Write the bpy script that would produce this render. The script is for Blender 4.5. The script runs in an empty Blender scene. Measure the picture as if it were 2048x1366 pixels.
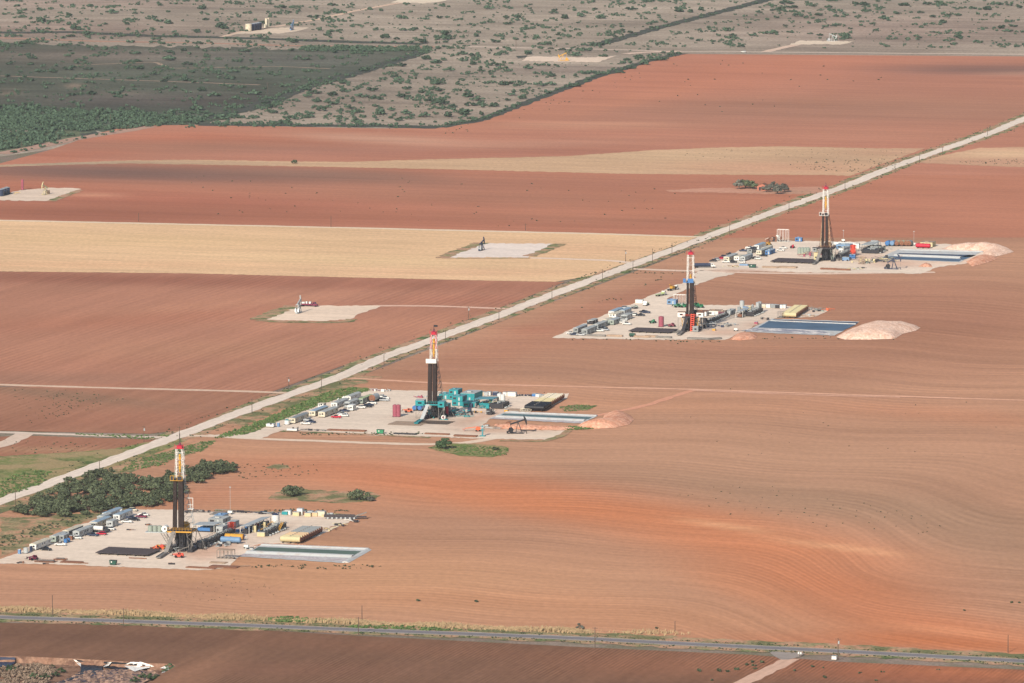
import bpy, bmesh, math, random
import numpy as np
from mathutils import Vector, Matrix
from mathutils.geometry import delaunay_2d_cdt
random.seed(7); rng = np.random.default_rng(7)
sc = bpy.context.scene
COL = sc.collection
# ---------------------------------------------------------------- camera, sky, sun, exposure
H = 500.0; F = 13500.0; PITCH = math.atan(1595.0/F)
cam_d = bpy.data.cameras.new('camera'); cam = bpy.data.objects.new('camera', cam_d); COL.objects.link(cam)
cam.location = (0, 0, H); cam.rotation_euler = (math.pi/2-PITCH, 0, 0)
cam_d.sensor_width = 36; cam_d.lens = F/2048*36; cam_d.clip_start = 1; cam_d.clip_end = 200000
sc.camera = cam
SUN_EL = math.radians(27); SH_AZ = math.radians(21)        # shadows fall away from the camera and to the right
w = bpy.data.worlds.new('World'); sc.world = w; w.use_nodes = True
nt = w.node_tree; bg = nt.nodes['Background']
sky = nt.nodes.new('ShaderNodeTexSky'); sky.sky_type = 'NISHITA'; sky.sun_disc = False
sky.sun_elevation = SUN_EL; sky.sun_rotation = math.pi+SH_AZ; sky.air_density = 1.0; sky.dust_density = 1.5
nt.links.new(sky.outputs[0], bg.inputs[0]); bg.inputs[1].default_value = 0.10
sl = bpy.data.lights.new('sun', 'SUN'); sl.energy = 4.3; sl.angle = math.radians(0.5); sl.color = (1.0, 0.93, 0.82)
so = bpy.data.objects.new('sun', sl); COL.objects.link(so); so.location = (0, 0, 900)
sd = Vector((math.sin(SH_AZ)*math.cos(SUN_EL), math.cos(SH_AZ)*math.cos(SUN_EL), -math.sin(SUN_EL)))
so.rotation_euler = sd.to_track_quat('-Z', 'Y').to_euler()
vs = sc.view_settings; vs.view_transform = 'Standard'; vs.look = 'None'; vs.gamma = 1; vs.exposure = 0.56
# ---------------------------------------------------------------- helpers
CP, SP = math.cos(PITCH), math.sin(PITCH)
def P(u, v, z=0.0):
    """the point of the plain (height z) seen at position u, v of the photograph"""
    dx = (u-1024)/F; dy = -(v-683)/F
    y = CP + dy*SP; zz = -SP + dy*CP
    t = (z-H)/zz
    return (dx*t, y*t)
def PA(u, v, z=0.0):
    u = np.asarray(u, float); v = np.asarray(v, float)
    dx = (u-1024)/F; dy = -(v-683)/F
    t = (z-H)/(-SP+dy*CP)
    return dx*t, (CP+dy*SP)*t
def inv(x, y, z=0.0):
    zc = y*CP - (z-H)*SP; yc = y*SP+(z-H)*CP
    return 1024+F*x/zc, 683-F*yc/zc
def S(v):
    dep = PITCH+math.atan((v-683)/F)
    return F/(H/math.sin(dep))
G = math.radians(16.7)                      # the section lines run this much to the right of the view
GX = (math.cos(G), -math.sin(G)); GY = (math.sin(G), math.cos(G))
K = 1.30
def lin(c):
    return tuple(((x/255)/12.92 if x/255 <= .04045 else ((x/255+.055)/1.055)**2.4) for x in c)
def alb(r, g, b, k=None):
    return tuple(min(.86, x/(k or K)) for x in lin((r, g, b)))
MATS = {}
TINT = {'caliche_pad': (1.07, 1.10, 1.08), 'stubble': (1.06, 1.04, 1.02), 'shrubland_soil': (1.05, 1.02, .97), 'caliche_road': (1.0,1.0,1.0), 'asphalt': (1, 1, 1)}
def mat(name, rgb, rough=.7, metal=0, var=.18, scale=1.2, dirt=None):
    if name in MATS: return MATS[name]
    m = bpy.data.materials.new(name); m.use_nodes = True; n = m.node_tree; b = n.nodes['Principled BSDF']
    tc = n.nodes.new('ShaderNodeTexCoord'); no = n.nodes.new('ShaderNodeTexNoise'); no.inputs['Scale'].default_value = scale
    no.inputs['Detail'].default_value = 5; n.links.new(tc.outputs['Object'], no.inputs['Vector'])
    mr = n.nodes.new('ShaderNodeMapRange'); mr.inputs[1].default_value = .25; mr.inputs[2].default_value = .75
    mr.inputs[3].default_value = 1-var; mr.inputs[4].default_value = 1+var; n.links.new(no.outputs[0], mr.inputs[0])
    mx = n.nodes.new('ShaderNodeMix'); mx.data_type = 'RGBA'; mx.blend_type = 'MULTIPLY'; mx.inputs[0].default_value = 1
    mx.inputs[6].default_value = (*rgb, 1); n.links.new(mr.outputs[0], mx.inputs[7])
    out = mx.outputs[2]
    if dirt:
        n2 = n.nodes.new('ShaderNodeTexNoise'); n2.inputs['Scale'].default_value = .35; n2.inputs['Detail'].default_value = 8
        n.links.new(tc.outputs['Object'], n2.inputs['Vector'])
        m2 = n.nodes.new('ShaderNodeMapRange'); m2.inputs[1].default_value = .5; m2.inputs[2].default_value = .72; n.links.new(n2.outputs[0], m2.inputs[0])
        m3 = n.nodes.new('ShaderNodeMix'); m3.data_type = 'RGBA'; n.links.new(m2.outputs[0], m3.inputs[0]); n.links.new(out, m3.inputs[6]); m3.inputs[7].default_value = (*dirt, 1)
        out = m3.outputs[2]
    n.links.new(out, b.inputs['Base Color']); b.inputs['Roughness'].default_value = rough; b.inputs['Metallic'].default_value = metal
    b.inputs['Specular IOR Level'].default_value = .25
    MATS[name] = m; return m
class MB:
    def __init__(s): s.v = []; s.f = []
    def add(s, vs, fs):
        o = len(s.v); s.v += [tuple(p) for p in vs]; s.f += [tuple(i+o for i in f) for f in fs]; return s
    def box(s, x0, x1, y0, y1, z0, z1):
        return s.add([(x0,y0,z0),(x1,y0,z0),(x1,y1,z0),(x0,y1,z0),(x0,y0,z1),(x1,y0,z1),(x1,y1,z1),(x0,y1,z1)],
                     [(0,3,2,1),(4,5,6,7),(0,1,5,4),(1,2,6,5),(2,3,7,6),(3,0,4,7)])
    def cyl(s, p, q, r, n=8, r2=None, cap=True):
        p = Vector(p); q = Vector(q); r2 = r if r2 is None else r2; d = (q-p)
        if d.length < 1e-6: return s
        d.normalize(); a = Vector((0,0,1)) if abs(d.z) < .9 else Vector((1,0,0)); e = d.cross(a).normalized(); g = d.cross(e)
        ring = [(math.cos(2*math.pi*(i+.5)/n), math.sin(2*math.pi*(i+.5)/n)) for i in range(n)]
        vs = [p+e*(c*r)+g*(t*r) for c, t in ring]+[q+e*(c*r2)+g*(t*r2) for c, t in ring]
        fs = [(i, (i+1) % n, n+(i+1) % n, n+i) for i in range(n)]
        if cap: fs += [tuple(range(n))[::-1], tuple(range(n, 2*n))]
        return s.add(vs, fs)
    def bar(s, p, q, w=.3): return s.cyl(p, q, w*.7, 4)
    def prism(s, prof, y0, y1):              # profile in x, z
        n = len(prof)
        return s.add([(x, y0, z) for x, z in prof]+[(x, y1, z) for x, z in prof],
                     [(i, (i+1) % n, n+(i+1) % n, n+i) for i in range(n)]+[tuple(range(n))[::-1], tuple(range(n, 2*n))])
    def prismx(s, prof, x0, x1):             # profile in y, z
        n = len(prof)
        return s.add([(x0, y, z) for y, z in prof]+[(x1, y, z) for y, z in prof],
                     [(i, (i+1) % n, n+(i+1) % n, n+i) for i in range(n)]+[tuple(range(n))[::-1], tuple(range(n, 2*n))])
def link_mesh(name, V, Fc, m, parent=None, uv=None, col=None, smooth=False):
    me = bpy.data.meshes.new(name); me.from_pydata([tuple(p) for p in V], [], [tuple(f) for f in Fc]); me.update()
    if col is not None:
        a = me.color_attributes.new('Col', 'FLOAT_COLOR', 'POINT'); a.data.foreach_set('color', np.asarray(col, np.float32).ravel())
    if uv is not None:
        a = me.attributes.new('rows', 'FLOAT_VECTOR', 'POINT'); a.data.foreach_set('vector', np.asarray(uv, np.float32).ravel())
    me.materials.append(m)
    if smooth: me.polygons.foreach_set('use_smooth', [True]*len(me.polygons))
    o = bpy.data.objects.new(name, me); COL.objects.link(o)
    if parent: o.parent = parent
    return o
def part(name, mb, m, parent, label=None):
    o = link_mesh(name, mb.v, mb.f, m, parent)
    bm = bmesh.new(); bm.from_mesh(o.data); bmesh.ops.recalc_face_normals(bm, faces=bm.faces); bm.to_mesh(o.data); bm.free()
    if label: o['label'] = label
    return o
GZ = .24
TH = []
def thing(name, label, cat, u, v, group=None, rz=None, z=GZ):
    o = bpy.data.objects.new(name, None); COL.objects.link(o); x, y = P(u, v, z)
    o.location = (x, y, z); o.rotation_euler = (0, 0, -G if rz is None else rz); o.empty_display_size = 1
    o['label'] = label; o['category'] = cat
    if group: o['group'] = group
    TH.append(o); return o
def tag(o, label, cat, group=None):
    o['label'] = label; o['category'] = cat
    if group: o['group'] = group
    TH.append(o); return o
def kind(o, k): o['kind'] = k; return o
def copy_tree(o, parent=None):
    c = o.copy(); COL.objects.link(c)
    if parent: c.parent = parent
    for ch in [x for x in o.children]: copy_tree(ch, c)
    return c
PROTO = {}
def inst(key, build, name, label, cat, u, v, group=None, rz=None, z=GZ, sc_=1.0):
    if key not in PROTO:
        o = build(name, label, cat, u, v, group, rz, z); PROTO[key] = o
    else:
        o = copy_tree(PROTO[key]); o['label'] = label; o['category'] = cat
        x, y = P(u, v, z); o.location = (x, y, z); o.rotation_euler = (0, 0, -G if rz is None else rz)
        if group: o['group'] = group
        elif 'group' in o: del o['group']
        TH.append(o)
    o.scale = (sc_,)*3
    return o
# ---------------------------------------------------------------- ground materials
def soil_mat(name, rowsp=0, rowamp=0, streak=.12, big=.14, fine=.10, streaklen=70., streakw=5., bump=0):
    m = bpy.data.materials.new(name); m.use_nodes = True; n = m.node_tree; L = n.links; b = n.nodes['Principled BSDF']
    b.inputs['Roughness'].default_value = 1; b.inputs['Specular IOR Level'].default_value = 0
    at = n.nodes.new('ShaderNodeAttribute'); at.attribute_name = 'Col'
    ro = n.nodes.new('ShaderNodeAttribute'); ro.attribute_name = 'rows'
    geo = n.nodes.new('ShaderNodeNewGeometry')
    def noise(vec, sx, sy, det, rough=.6, off=0):
        mp = n.nodes.new('ShaderNodeMapping'); mp.inputs['Scale'].default_value = (sx, sy, 1); mp.inputs['Location'].default_value = (off, off*1.7, 0)
        L.new(vec, mp.inputs['Vector']); t = n.nodes.new('ShaderNodeTexNoise'); t.noise_dimensions = '2D'
        t.inputs['Scale'].default_value = 1; t.inputs['Detail'].default_value = det; t.inputs['Roughness'].default_value = rough
        L.new(mp.outputs[0], t.inputs['Vector']); return t.outputs[0]
    def rng_(o, lo, hi, amp):
        r = n.nodes.new('ShaderNodeMapRange'); r.inputs[1].default_value = lo; r.inputs[2].default_value = hi
        r.inputs[3].default_value = 1-amp; r.inputs[4].default_value = 1+amp; L.new(o, r.inputs[0]); return r.outputs[0]
    fs = [rng_(noise(geo.outputs['Position'], 1/220, 1/260, 6, .6, 3), .3, .7, big),
          rng_(noise(ro.outputs['Vector'], 1/streaklen, 1/streakw, 4, .6, 9), .3, .7, streak),
          rng_(noise(ro.outputs['Vector'], 1/(streaklen*4), 1/(streakw*4), 4, .6, 5), .3, .7, streak),
          rng_(noise(geo.outputs['Position'], 1/3., 1/6., 3, .6, 1), .25, .75, fine)]
    if rowamp:
        sx = n.nodes.new('ShaderNodeSeparateXYZ'); L.new(ro.outputs['Vector'], sx.inputs[0])
        ma = n.nodes.new('ShaderNodeMath'); ma.operation = 'MULTIPLY'; ma.inputs[1].default_value = 2*math.pi/rowsp; L.new(sx.outputs[1], ma.inputs[0])
        sn = n.nodes.new('ShaderNodeMath'); sn.operation = 'SINE'; L.new(ma.outputs[0], sn.inputs[0])
        nm_ = n.nodes.new('ShaderNodeMapRange'); nm_.inputs[1].default_value = .44; nm_.inputs[2].default_value = .64; L.new(noise(geo.outputs['Position'], 1/90, 1/140, 4, .6, 21), nm_.inputs[0])
        mm = n.nodes.new('ShaderNodeMath'); mm.operation = 'MULTIPLY'; L.new(sn.outputs[0], mm.inputs[0]); L.new(nm_.outputs[0], mm.inputs[1])
        fs.append(rng_(mm.outputs[0], -1, 1, rowamp))
    cur = at.outputs['Color']
    for f_ in fs:
        mx = n.nodes.new('ShaderNodeMix'); mx.data_type = 'RGBA'; mx.blend_type = 'MULTIPLY'; mx.inputs[0].default_value = 1
        L.new(cur, mx.inputs[6]); L.new(f_, mx.inputs[7]); cur = mx.outputs[2]
    L.new(cur, b.inputs['Base Color'])
    return m
def patch_mat(name, cols, scales=(1/40, 1/6), mixr=(.42, .58), fine=.2):
    """patchy ground cover: several colours mixed by noises of world position"""
    m = bpy.data.materials.new(name); m.use_nodes = True; n = m.node_tree; L = n.links; b = n.nodes['Principled BSDF']
    b.inputs['Roughness'].default_value = 1; b.inputs['Specular IOR Level'].default_value = 0
    geo = n.nodes.new('ShaderNodeNewGeometry'); cur = None
    for i, c in enumerate(cols):
        if cur is None:
            rgb = n.nodes.new('ShaderNodeRGB'); rgb.outputs[0].default_value = (*c, 1); cur = rgb.outputs[0]; continue
        mp = n.nodes.new('ShaderNodeMapping'); s_ = scales[(i-1) % len(scales)]; mp.inputs['Scale'].default_value = (s_, s_, s_); mp.inputs['Location'].default_value = (i*7.3, i*3.1, 0)
        L.new(geo.outputs['Position'], mp.inputs['Vector']); t = n.nodes.new('ShaderNodeTexNoise'); t.noise_dimensions = '2D'; t.inputs['Scale'].default_value = 1
        t.inputs['Detail'].default_value = 6; t.inputs['Roughness'].default_value = .65; L.new(mp.outputs[0], t.inputs['Vector'])
        r = n.nodes.new('ShaderNodeMapRange'); r.inputs[1].default_value = mixr[0]; r.inputs[2].default_value = mixr[1]; L.new(t.outputs[0], r.inputs[0])
        mx = n.nodes.new('ShaderNodeMix'); mx.data_type = 'RGBA'; L.new(r.outputs[0], mx.inputs[0]); L.new(cur, mx.inputs[6]); mx.inputs[7].default_value = (*c, 1); cur = mx.outputs[2]
    t = n.nodes.new('ShaderNodeTexNoise'); t.noise_dimensions = '2D'; t.inputs['Scale'].default_value = .7; t.inputs['Detail'].default_value = 4; L.new(geo.outputs['Position'], t.inputs['Vector'])
    r = n.nodes.new('ShaderNodeMapRange'); r.inputs[1].default_value = .3; r.inputs[2].default_value = .7; r.inputs[3].default_value = 1-fine; r.inputs[4].default_value = 1+fine; L.new(t.outputs[0], r.inputs[0])
    mx = n.nodes.new('ShaderNodeMix'); mx.data_type = 'RGBA'; mx.blend_type = 'MULTIPLY'; mx.inputs[0].default_value = 1; L.new(cur, mx.inputs[6]); L.new(r.outputs[0], mx.inputs[7])
    L.new(mx.outputs[2], b.inputs['Base Color']); return m
def inpoly(U, V, poly):
    U = np.asarray(U, float); V = np.asarray(V, float); c = np.zeros(U.shape, bool); n = len(poly); j = n-1
    for i in range(n):
        xi, yi = poly[i]; xj, yj = poly[j]
        if yi != yj:
            c ^= ((yi > V) != (yj > V)) & (U < (xj-xi)*(V-yi)/(yj-yi)+xi)
        j = i
    return c
def densify(poly, s, jit=0):
    out = []
    for i in range(len(poly)):
        a = poly[i]; b = poly[(i+1) % len(poly)]; d = math.hypot(b[0]-a[0], b[1]-a[1]); k = max(1, int(d/s))
        for t in range(k):
            f_ = t/k; x = a[0]+(b[0]-a[0])*f_; y = a[1]+(b[1]-a[1])*f_
            if jit and t: x += random.uniform(-jit, jit)*1.6; y += random.uniform(-jit, jit)*.5
            out.append((x, y))
    return out
def gridrows(X, Y): return np.stack([X*GX[0]+Y*GX[1], X*GY[0]+Y*GY[1], X*0], 1)       # along the cross line, across it
def gridrows2(X, Y): return np.stack([X*GY[0]+Y*GY[1], X*GX[0]+Y*GX[1], X*0], 1)
def mixcol(base, blobs):
    base = np.array(base)
    def f_(U, V):
        C = np.tile(base, (len(U), 1)).astype(float)
        for bl in blobs:
            cx, cy, rx, ry, rot, col, st = bl; c, s_ = math.cos(rot), math.sin(rot)
            du = (U-cx)*c+(V-cy)*s_; dv = -(U-cx)*s_+(V-cy)*c
            k = st*np.exp(-((np.abs(du/rx))**2.4+(np.abs(dv/ry))**2.4))
            C = C*(1-k[:, None])+np.array(col)*k[:, None]
        return C
    return f_
def sheet(name, poly, z, colf, m, step=9, rows=gridrows, holes=(), jit=0, zf=None, ks='structure', edge=None):
    bd = densify(poly, edge or step*.8, jit); n = len(bd); pts = list(bd); edges = [(i, (i+1) % n) for i in range(n)]
    for h in holes:
        hd = densify(h, step); o = len(pts); pts += hd; edges += [(o+i, o+(i+1) % len(hd)) for i in range(len(hd))]
    us = [p[0] for p in bd]; vs_ = [p[1] for p in bd]
    gu, gv = np.meshgrid(np.arange(min(us)+step*.5, max(us), step), np.arange(min(vs_)+step*.3, max(vs_), step*.6)); gu = gu.ravel(); gv = gv.ravel()
    gu = gu+rng.uniform(-.2, .2, gu.shape)*step; k = inpoly(gu, gv, bd)
    pts += list(zip(gu[k], gv[k]))
    r = delaunay_2d_cdt([Vector(p) for p in pts], edges, [list(range(n))], 1, 1e-4)
    V2 = np.array([(p.x, p.y) for p in r[0]]); T_ = np.array([f for f in r[2] if len(f) == 3])
    c = V2[T_].mean(1)
    for h in holes:
        k = ~inpoly(c[:, 0], c[:, 1], h); T_ = T_[k]; c = c[k]
    X, Y = PA(V2[:, 0], V2[:, 1]); Z = np.full(len(X), z) if zf is None else z+zf(X, Y, bd)
    t0 = T_[0]; 
    A = (X[T_[:, 1]]-X[T_[:, 0]])*(Y[T_[:, 2]]-Y[T_[:, 0]])-(X[T_[:, 2]]-X[T_[:, 0]])*(Y[T_[:, 1]]-Y[T_[:, 0]])
    T_[A < 0] = T_[A < 0][:, ::-1]
    col = colf(V2[:, 0], V2[:, 1]) if colf else np.ones((len(X), 3))*.3
    col = np.clip(col*TINT.get(m.name, (1.02, 1.035, .90)), 0, .85)
    o = link_mesh(name, np.stack([X, Y, Z], 1), T_, m, uv=rows(X, Y) if rows else None, col=np.concatenate([col, np.ones((len(X), 1))], 1), smooth=zf is not None)
    if ks: o['kind'] = ks
    return o
RC = [0]
def ribbon(name, pts, wid, z, m, off=0, jit=0, step=8., ks='structure', col=None, w2=None):
    """a strip of ground wid metres wide along the line of photograph positions pts"""
    W = [Vector(P(*p)) for p in pts]; Q = []; RC[0] += 1; z += RC[0]*.0011
    for i in range(len(W)-1):
        d = (W[i+1]-W[i]).length; k = max(1, int(d/step)); Q += [W[i].lerp(W[i+1], t/k) for t in range(k)]
    Q.append(W[-1]); n = len(Q); V = []; rows = []; s_ = 0
    for _ in range(2):
        Q = [Q[0]]+[(Q[i-1]+Q[i]*2+Q[i+1])/4 for i in range(1, n-1)]+[Q[-1]]
    for i in range(n):
        d = (Q[min(i+1, n-1)]-Q[max(i-1, 0)]).normalized(); nr = Vector((-d.y, d.x))
        if i: s_ += (Q[i]-Q[i-1]).length
        for e, k in ((-1, 0), (-.5, 1), (0, 2), (.5, 3), (1, 4)):
            j = random.uniform(-jit, jit) if k in (0, 4) else 0
            p = Q[i]+nr*(off+e*wid/2+j); V.append((p.x, p.y, z)); rows.append((s_, e*wid/2, 0))
    Fc = [(5*i+k, 5*i+k+5, 5*i+k+6, 5*i+k+1)[::-1] for i in range(n-1) for k in range(4)]
    c = np.ones((len(V), 4)); 
    if col is not None: c[:, :3] = col
    o = link_mesh(name, V, [f[::-1] for f in Fc], m, uv=np.array(rows), col=c)
    if V and ks: o['kind'] = ks
    return o
# ---------------------------------------------------------------- the plain: fields, roads, pads, ponds
GRASS = alb(158,140,126)
base_g = patch_mat('dry_plain', [alb(165,146,132), alb(140,122,110), alb(128,120,100)], (1/300, 1/40))
QUARRY = [(-90,1311),(0,1313),(60,1314),(150,1318),(220,1322),(300,1327),(345,1328),(352,1332),(330,1345),(300,1366),(262,1404),(-90,1404)]
def big_ground():
    q = [P(*p) for p in densify(QUARRY, 20)]; outer = [(-60000,-4000),(60000,-4000),(60000,110000),(-60000,110000)]
    pts = outer+q; n = len(q)
    r = delaunay_2d_cdt([Vector(p) for p in pts], [(i, (i+1) % 4) for i in range(4)]+[(4+i, 4+(i+1) % n) for i in range(n)], [[0,1,2,3]], 1, 1e-3)
    V2 = [(p.x, p.y) for p in r[0]]; T_ = []
    for t in r[2]:
        c = np.mean([V2[i] for i in t], 0)
        if not inpoly([c[0]], [c[1]], q)[0]: T_.append(t)
    kind(link_mesh('ground', [(x, y, 0) for x, y in V2], T_, base_g), 'structure')
big_ground()
soil = soil_mat('tilled_soil', streak=.07, big=.07, fine=.08)
soil_smooth = soil_mat('harrowed_soil', streak=.06, big=.06, fine=.07, streaklen=160, streakw=10)
soil_rows = soil_mat('row_soil', rowsp=2.1, rowamp=.26, streak=.07, big=.06, fine=.10, streaklen=90, streakw=4)
soil_rows2 = soil_mat('wide_row_soil', rowsp=5.2, rowamp=.08, streak=.07, big=.06, fine=.08, streaklen=160, streakw=9)
soil_curve = soil_mat('contour_row_soil', rowsp=9.5, rowamp=.075, streak=.075, big=.06, fine=.08, streaklen=160, streakw=12)
shrub_m = soil_mat('shrubland_soil', streak=.14, big=.20, fine=.22, streaklen=90, streakw=14)
stubble = soil_mat('stubble', streak=.07, big=.05, fine=.10, streaklen=60, streakw=6)
X0, X1 = -260, 2320
# shrubland
sheet('shrubland', [(X0-300,-330),(X1+300,-330),(X1+300,125),(X1,140),(1300,150),(900,270),(200,285),(X0,350)], .03,
      mixcol(alb(164,150,136), [
        (200,170,420,62,.0,alb(118,108,100),.85),(560,130,260,34,-.1,alb(128,116,106),.7),(120,60,280,20,0,alb(150,124,114),.5),
        (1800,60,320,34,0,alb(152,128,118),.6),(1300,200,200,30,-.3,alb(172,152,134),.4),(800,220,300,26,0,alb(150,132,118),.4),
        (150,5,300,12,0,alb(140,118,110),.6),(1150,140,140,8,0,alb(128,110,104),.6)]), shrub_m, 16)
dark = sheet('burnt_ground', [(X0,92),(0,84),(250,92),(520,97),(850,99),(740,140),(640,168),(520,215),(420,245),(250,262),(160,266),(0,262),(X0,258)], .07,
      mixcol(alb(90,93,82), [(300,120,400,16,0,alb(112,106,96),.6),(350,205,300,16,0,alb(78,82,76),.6),(245,189,50,3,0,alb(150,132,118),.9),(150,171,20,2,0,alb(156,136,120),.8),(20,185,24,6,0,alb(140,122,108),.6),(600,140,200,20,0,alb(98,104,92),.6),(120,250,300,22,0,alb(84,96,80),.7),(200,110,300,12,0,alb(128,112,104),.5),(560,120,200,14,0,alb(102,100,94),.6),(300,200,240,14,0,alb(106,94,90),.6)]), shrub_m, 12, jit=7)
ORCH = [(X0,262),(0,263),(150,262),(190,266),(150,280),(60,300),(0,308),(X0,340)]
sheet('green_scrub_ground', ORCH, .09, mixcol(alb(104,112,90), []), shrub_m, 12, jit=3)
# upper red field
R1 = [(X0,378),(0,327),(100,300),(200,266),(262,251),(420,250),(600,254),(760,257),(880,256),(960,243),(1060,205),(1180,160),(1290,125),(1362,108),(X1,115),(X1,345),(1500,370),(600,350),(X0,362)]
sheet('red_field', R1, .11, mixcol(alb(190,128,110), [
        (1750,215,520,30,0,alb(176,124,106),.85),(330,295,420,16,-.04,alb(172,120,104),.9),(620,262,120,5,0,alb(176,116,98),.5),(1500,145,330,36,-.1,alb(200,128,106),.75),(2000,140,260,11,0,alb(128,98,94),.85),(2060,146,90,4,0,alb(196,150,134),.6),(1850,175,300,16,.05,alb(176,120,104),.5),
        (1500,235,500,18,0,alb(180,126,110),.5),(1750,270,260,14,0,alb(196,138,118),.4),(450,280,340,16,0,alb(192,118,96),.7),(760,278,200,9,.05,alb(208,160,142),.75),
        (1010,290,260,8,-.03,alb(200,146,128),.6),(900,305,420,10,0,alb(172,112,98),.5),(200,300,200,16,-.1,alb(186,112,92),.6),(620,300,200,8,0,alb(170,120,108),.5),
        (1240,205,180,12,-.2,alb(206,136,112),.5),(1180,250,220,7,0,alb(214,158,134),.5),(330,292,300,11,0,alb(168,118,102),.8),(1000,235,120,10,-.2,alb(196,130,106),.5),(1730,222,500,18,0,alb(172,122,106),.75)]), soil_smooth, 12)
# second red field
R2 = [(X0,332),(0,334),(250,327),(600,334),(900,339),(1250,348),(1640,350),(X1,352),(X1,475),(1400,476),(700,458),(0,444),(X0,438)]
sheet('red_field', R2, .13, mixcol(alb(188,124,104), [
        (250,346,460,18,.03,alb(126,98,94),.88),(700,352,260,14,.05,alb(146,112,102),.7),(30,372,160,8,0,alb(190,118,98),.5),(420,402,460,20,.02,alb(178,108,92),.7),
        (900,392,420,20,.03,alb(178,122,104),.7),(1150,358,320,10,0,alb(186,126,108),.5),(1450,405,300,20,-.1,alb(192,124,102),.6),(1300,370,260,8,0,alb(176,118,102),.5),
        (150,428,360,16,.02,alb(162,102,86),.9),(800,440,700,14,.02,alb(176,110,92),.6),(1150,440,300,12,.02,alb(172,118,100),.5),(170,388,60,3,.02,alb(222,160,136),.8),(235,393,40,2,0,alb(226,170,146),.8)]), soil_smooth, 10)
# farm yard patch, pale strip
sheet('farmyard_ground', [(1330,381),(1400,377),(1470,376),(1640,374),(1662,380),(1640,388),(1560,389),(1450,386),(1340,384)], .17, mixcol(alb(200,148,124), [(1580,384,60,4,0,alb(176,146,120),.5)]), stubble, 7, jit=1.5)
STR = [(X0,345),(0,330),(150,325),(270,321),(400,320),(560,323),(700,324),(900,318),(1130,313),(1300,301),(1420,296),(1560,293),(1760,297),(1850,297),(1700,352),(1640,350),(1500,350),(1250,348),(900,339),(600,333),(250,327),(0,334)]
sheet('pale_strip', STR, .17, mixcol(alb(204,168,134), [(1550,335,200,14,0,alb(204,152,124),.6),(1300,312,200,10,0,alb(212,178,142),.6),(100,328,300,6,0,alb(160,142,120),.8),(1640,318,160,10,0,alb(190,156,126),.5),(1800,305,120,8,0,alb(198,150,124),.5)]), stubble, 9, jit=1.0)
sheet('pale_strip', [(1958,296),(X1,290),(X1,342),(2000,333),(1835,326),(1880,312)], .17, mixcol(alb(206,164,132), [(2010,308,120,7,0,alb(226,190,152),.7),(1990,324,160,6,0,alb(186,140,116),.6)]), stubble, 9, jit=1)
# golden field
sheet('golden_field', [(X0,436),(0,441),(700,456),(1396,474),(1262,523),(1180,552),(1110,564),(950,561),(700,555),(380,547),(0,543),(X0,541)], .17,
      mixcol(alb(226,188,148), [(250,480,420,16,.02,alb(214,180,136),.5),(150,530,400,8,0,alb(222,176,138),.6),(900,545,300,8,0,alb(224,178,142),.6),(1150,500,160,16,0,alb(230,184,146),.6),(700,520,300,10,.03,alb(222,190,146),.5)]), stubble, 9, jit=.6)
# fields left of the gravel road
sheet('ploughed_field', [(X0,541),(0,543),(380,547),(700,555),(950,561),(1130,564),(1010,612),(500,800),(0,772),(X0,770)], .15,
      mixcol(alb(184,128,110), [(300,560,500,12,.02,alb(156,100,86),.8),(850,570,340,12,.02,alb(168,112,96),.8),(250,640,360,16,-.05,alb(186,122,102),.6),(450,608,260,10,-.08,alb(198,140,118),.5),(950,600,160,10,0,alb(186,122,104),.6),
        (160,720,260,14,0,alb(180,124,106),.6),(500,700,340,22,0,alb(186,134,112),.6),(620,650,200,10,0,alb(196,140,118),.5),(60,758,260,12,0,alb(160,118,104),.6),(830,650,160,20,0,alb(196,136,114),.5)]), soil_rows2, 10, rows=gridrows2)
sheet('ploughed_field', [(X0,768),(0,774),(280,781),(545,786),(480,812),(370,860),(300,868),(0,862),(X0,860)], .17,
      mixcol(alb(170,120,102), [(120,790,220,10,.1,alb(140,112,96),.6),(300,840,260,16,0,alb(172,114,96),.5),(60,850,180,10,0,alb(160,110,94),.5)]), soil_rows2, 8, rows=gridrows2)
sheet('ploughed_field', [(X0,868),(0,874),(60,872),(320,880),(260,897),(120,906),(0,914),(X0,922)], .17, mixcol(alb(168,116,98), [(100,900,140,6,0,alb(186,146,120),.5)]), soil_rows2, 7, rows=gridrows2, jit=1)
verge = patch_mat('grassy_verge', [alb(128,134,92), alb(176,158,118), alb(98,114,74), alb(190,150,122)], (1/14, 1/9, 1/18))
verge_dry = patch_mat('dry_verge', [alb(186,156,122), alb(150,142,104), alb(196,148,120), alb(120,120,84)], (1/12, 1/8, 1/20))
green_m = patch_mat('green_weeds', [alb(112,128,72), alb(92,108,66), alb(140,138,92), alb(168,146,108)], (1/30, 1/10, 1/24))
sheet('grass_verge', [(X0,930),(0,913),(120,906),(230,898),(330,878),(370,862),(360,890),(210,940),(100,972),(0,1005),(X0,1100)], .19, None, green_m, 10, rows=None, jit=2)
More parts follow.
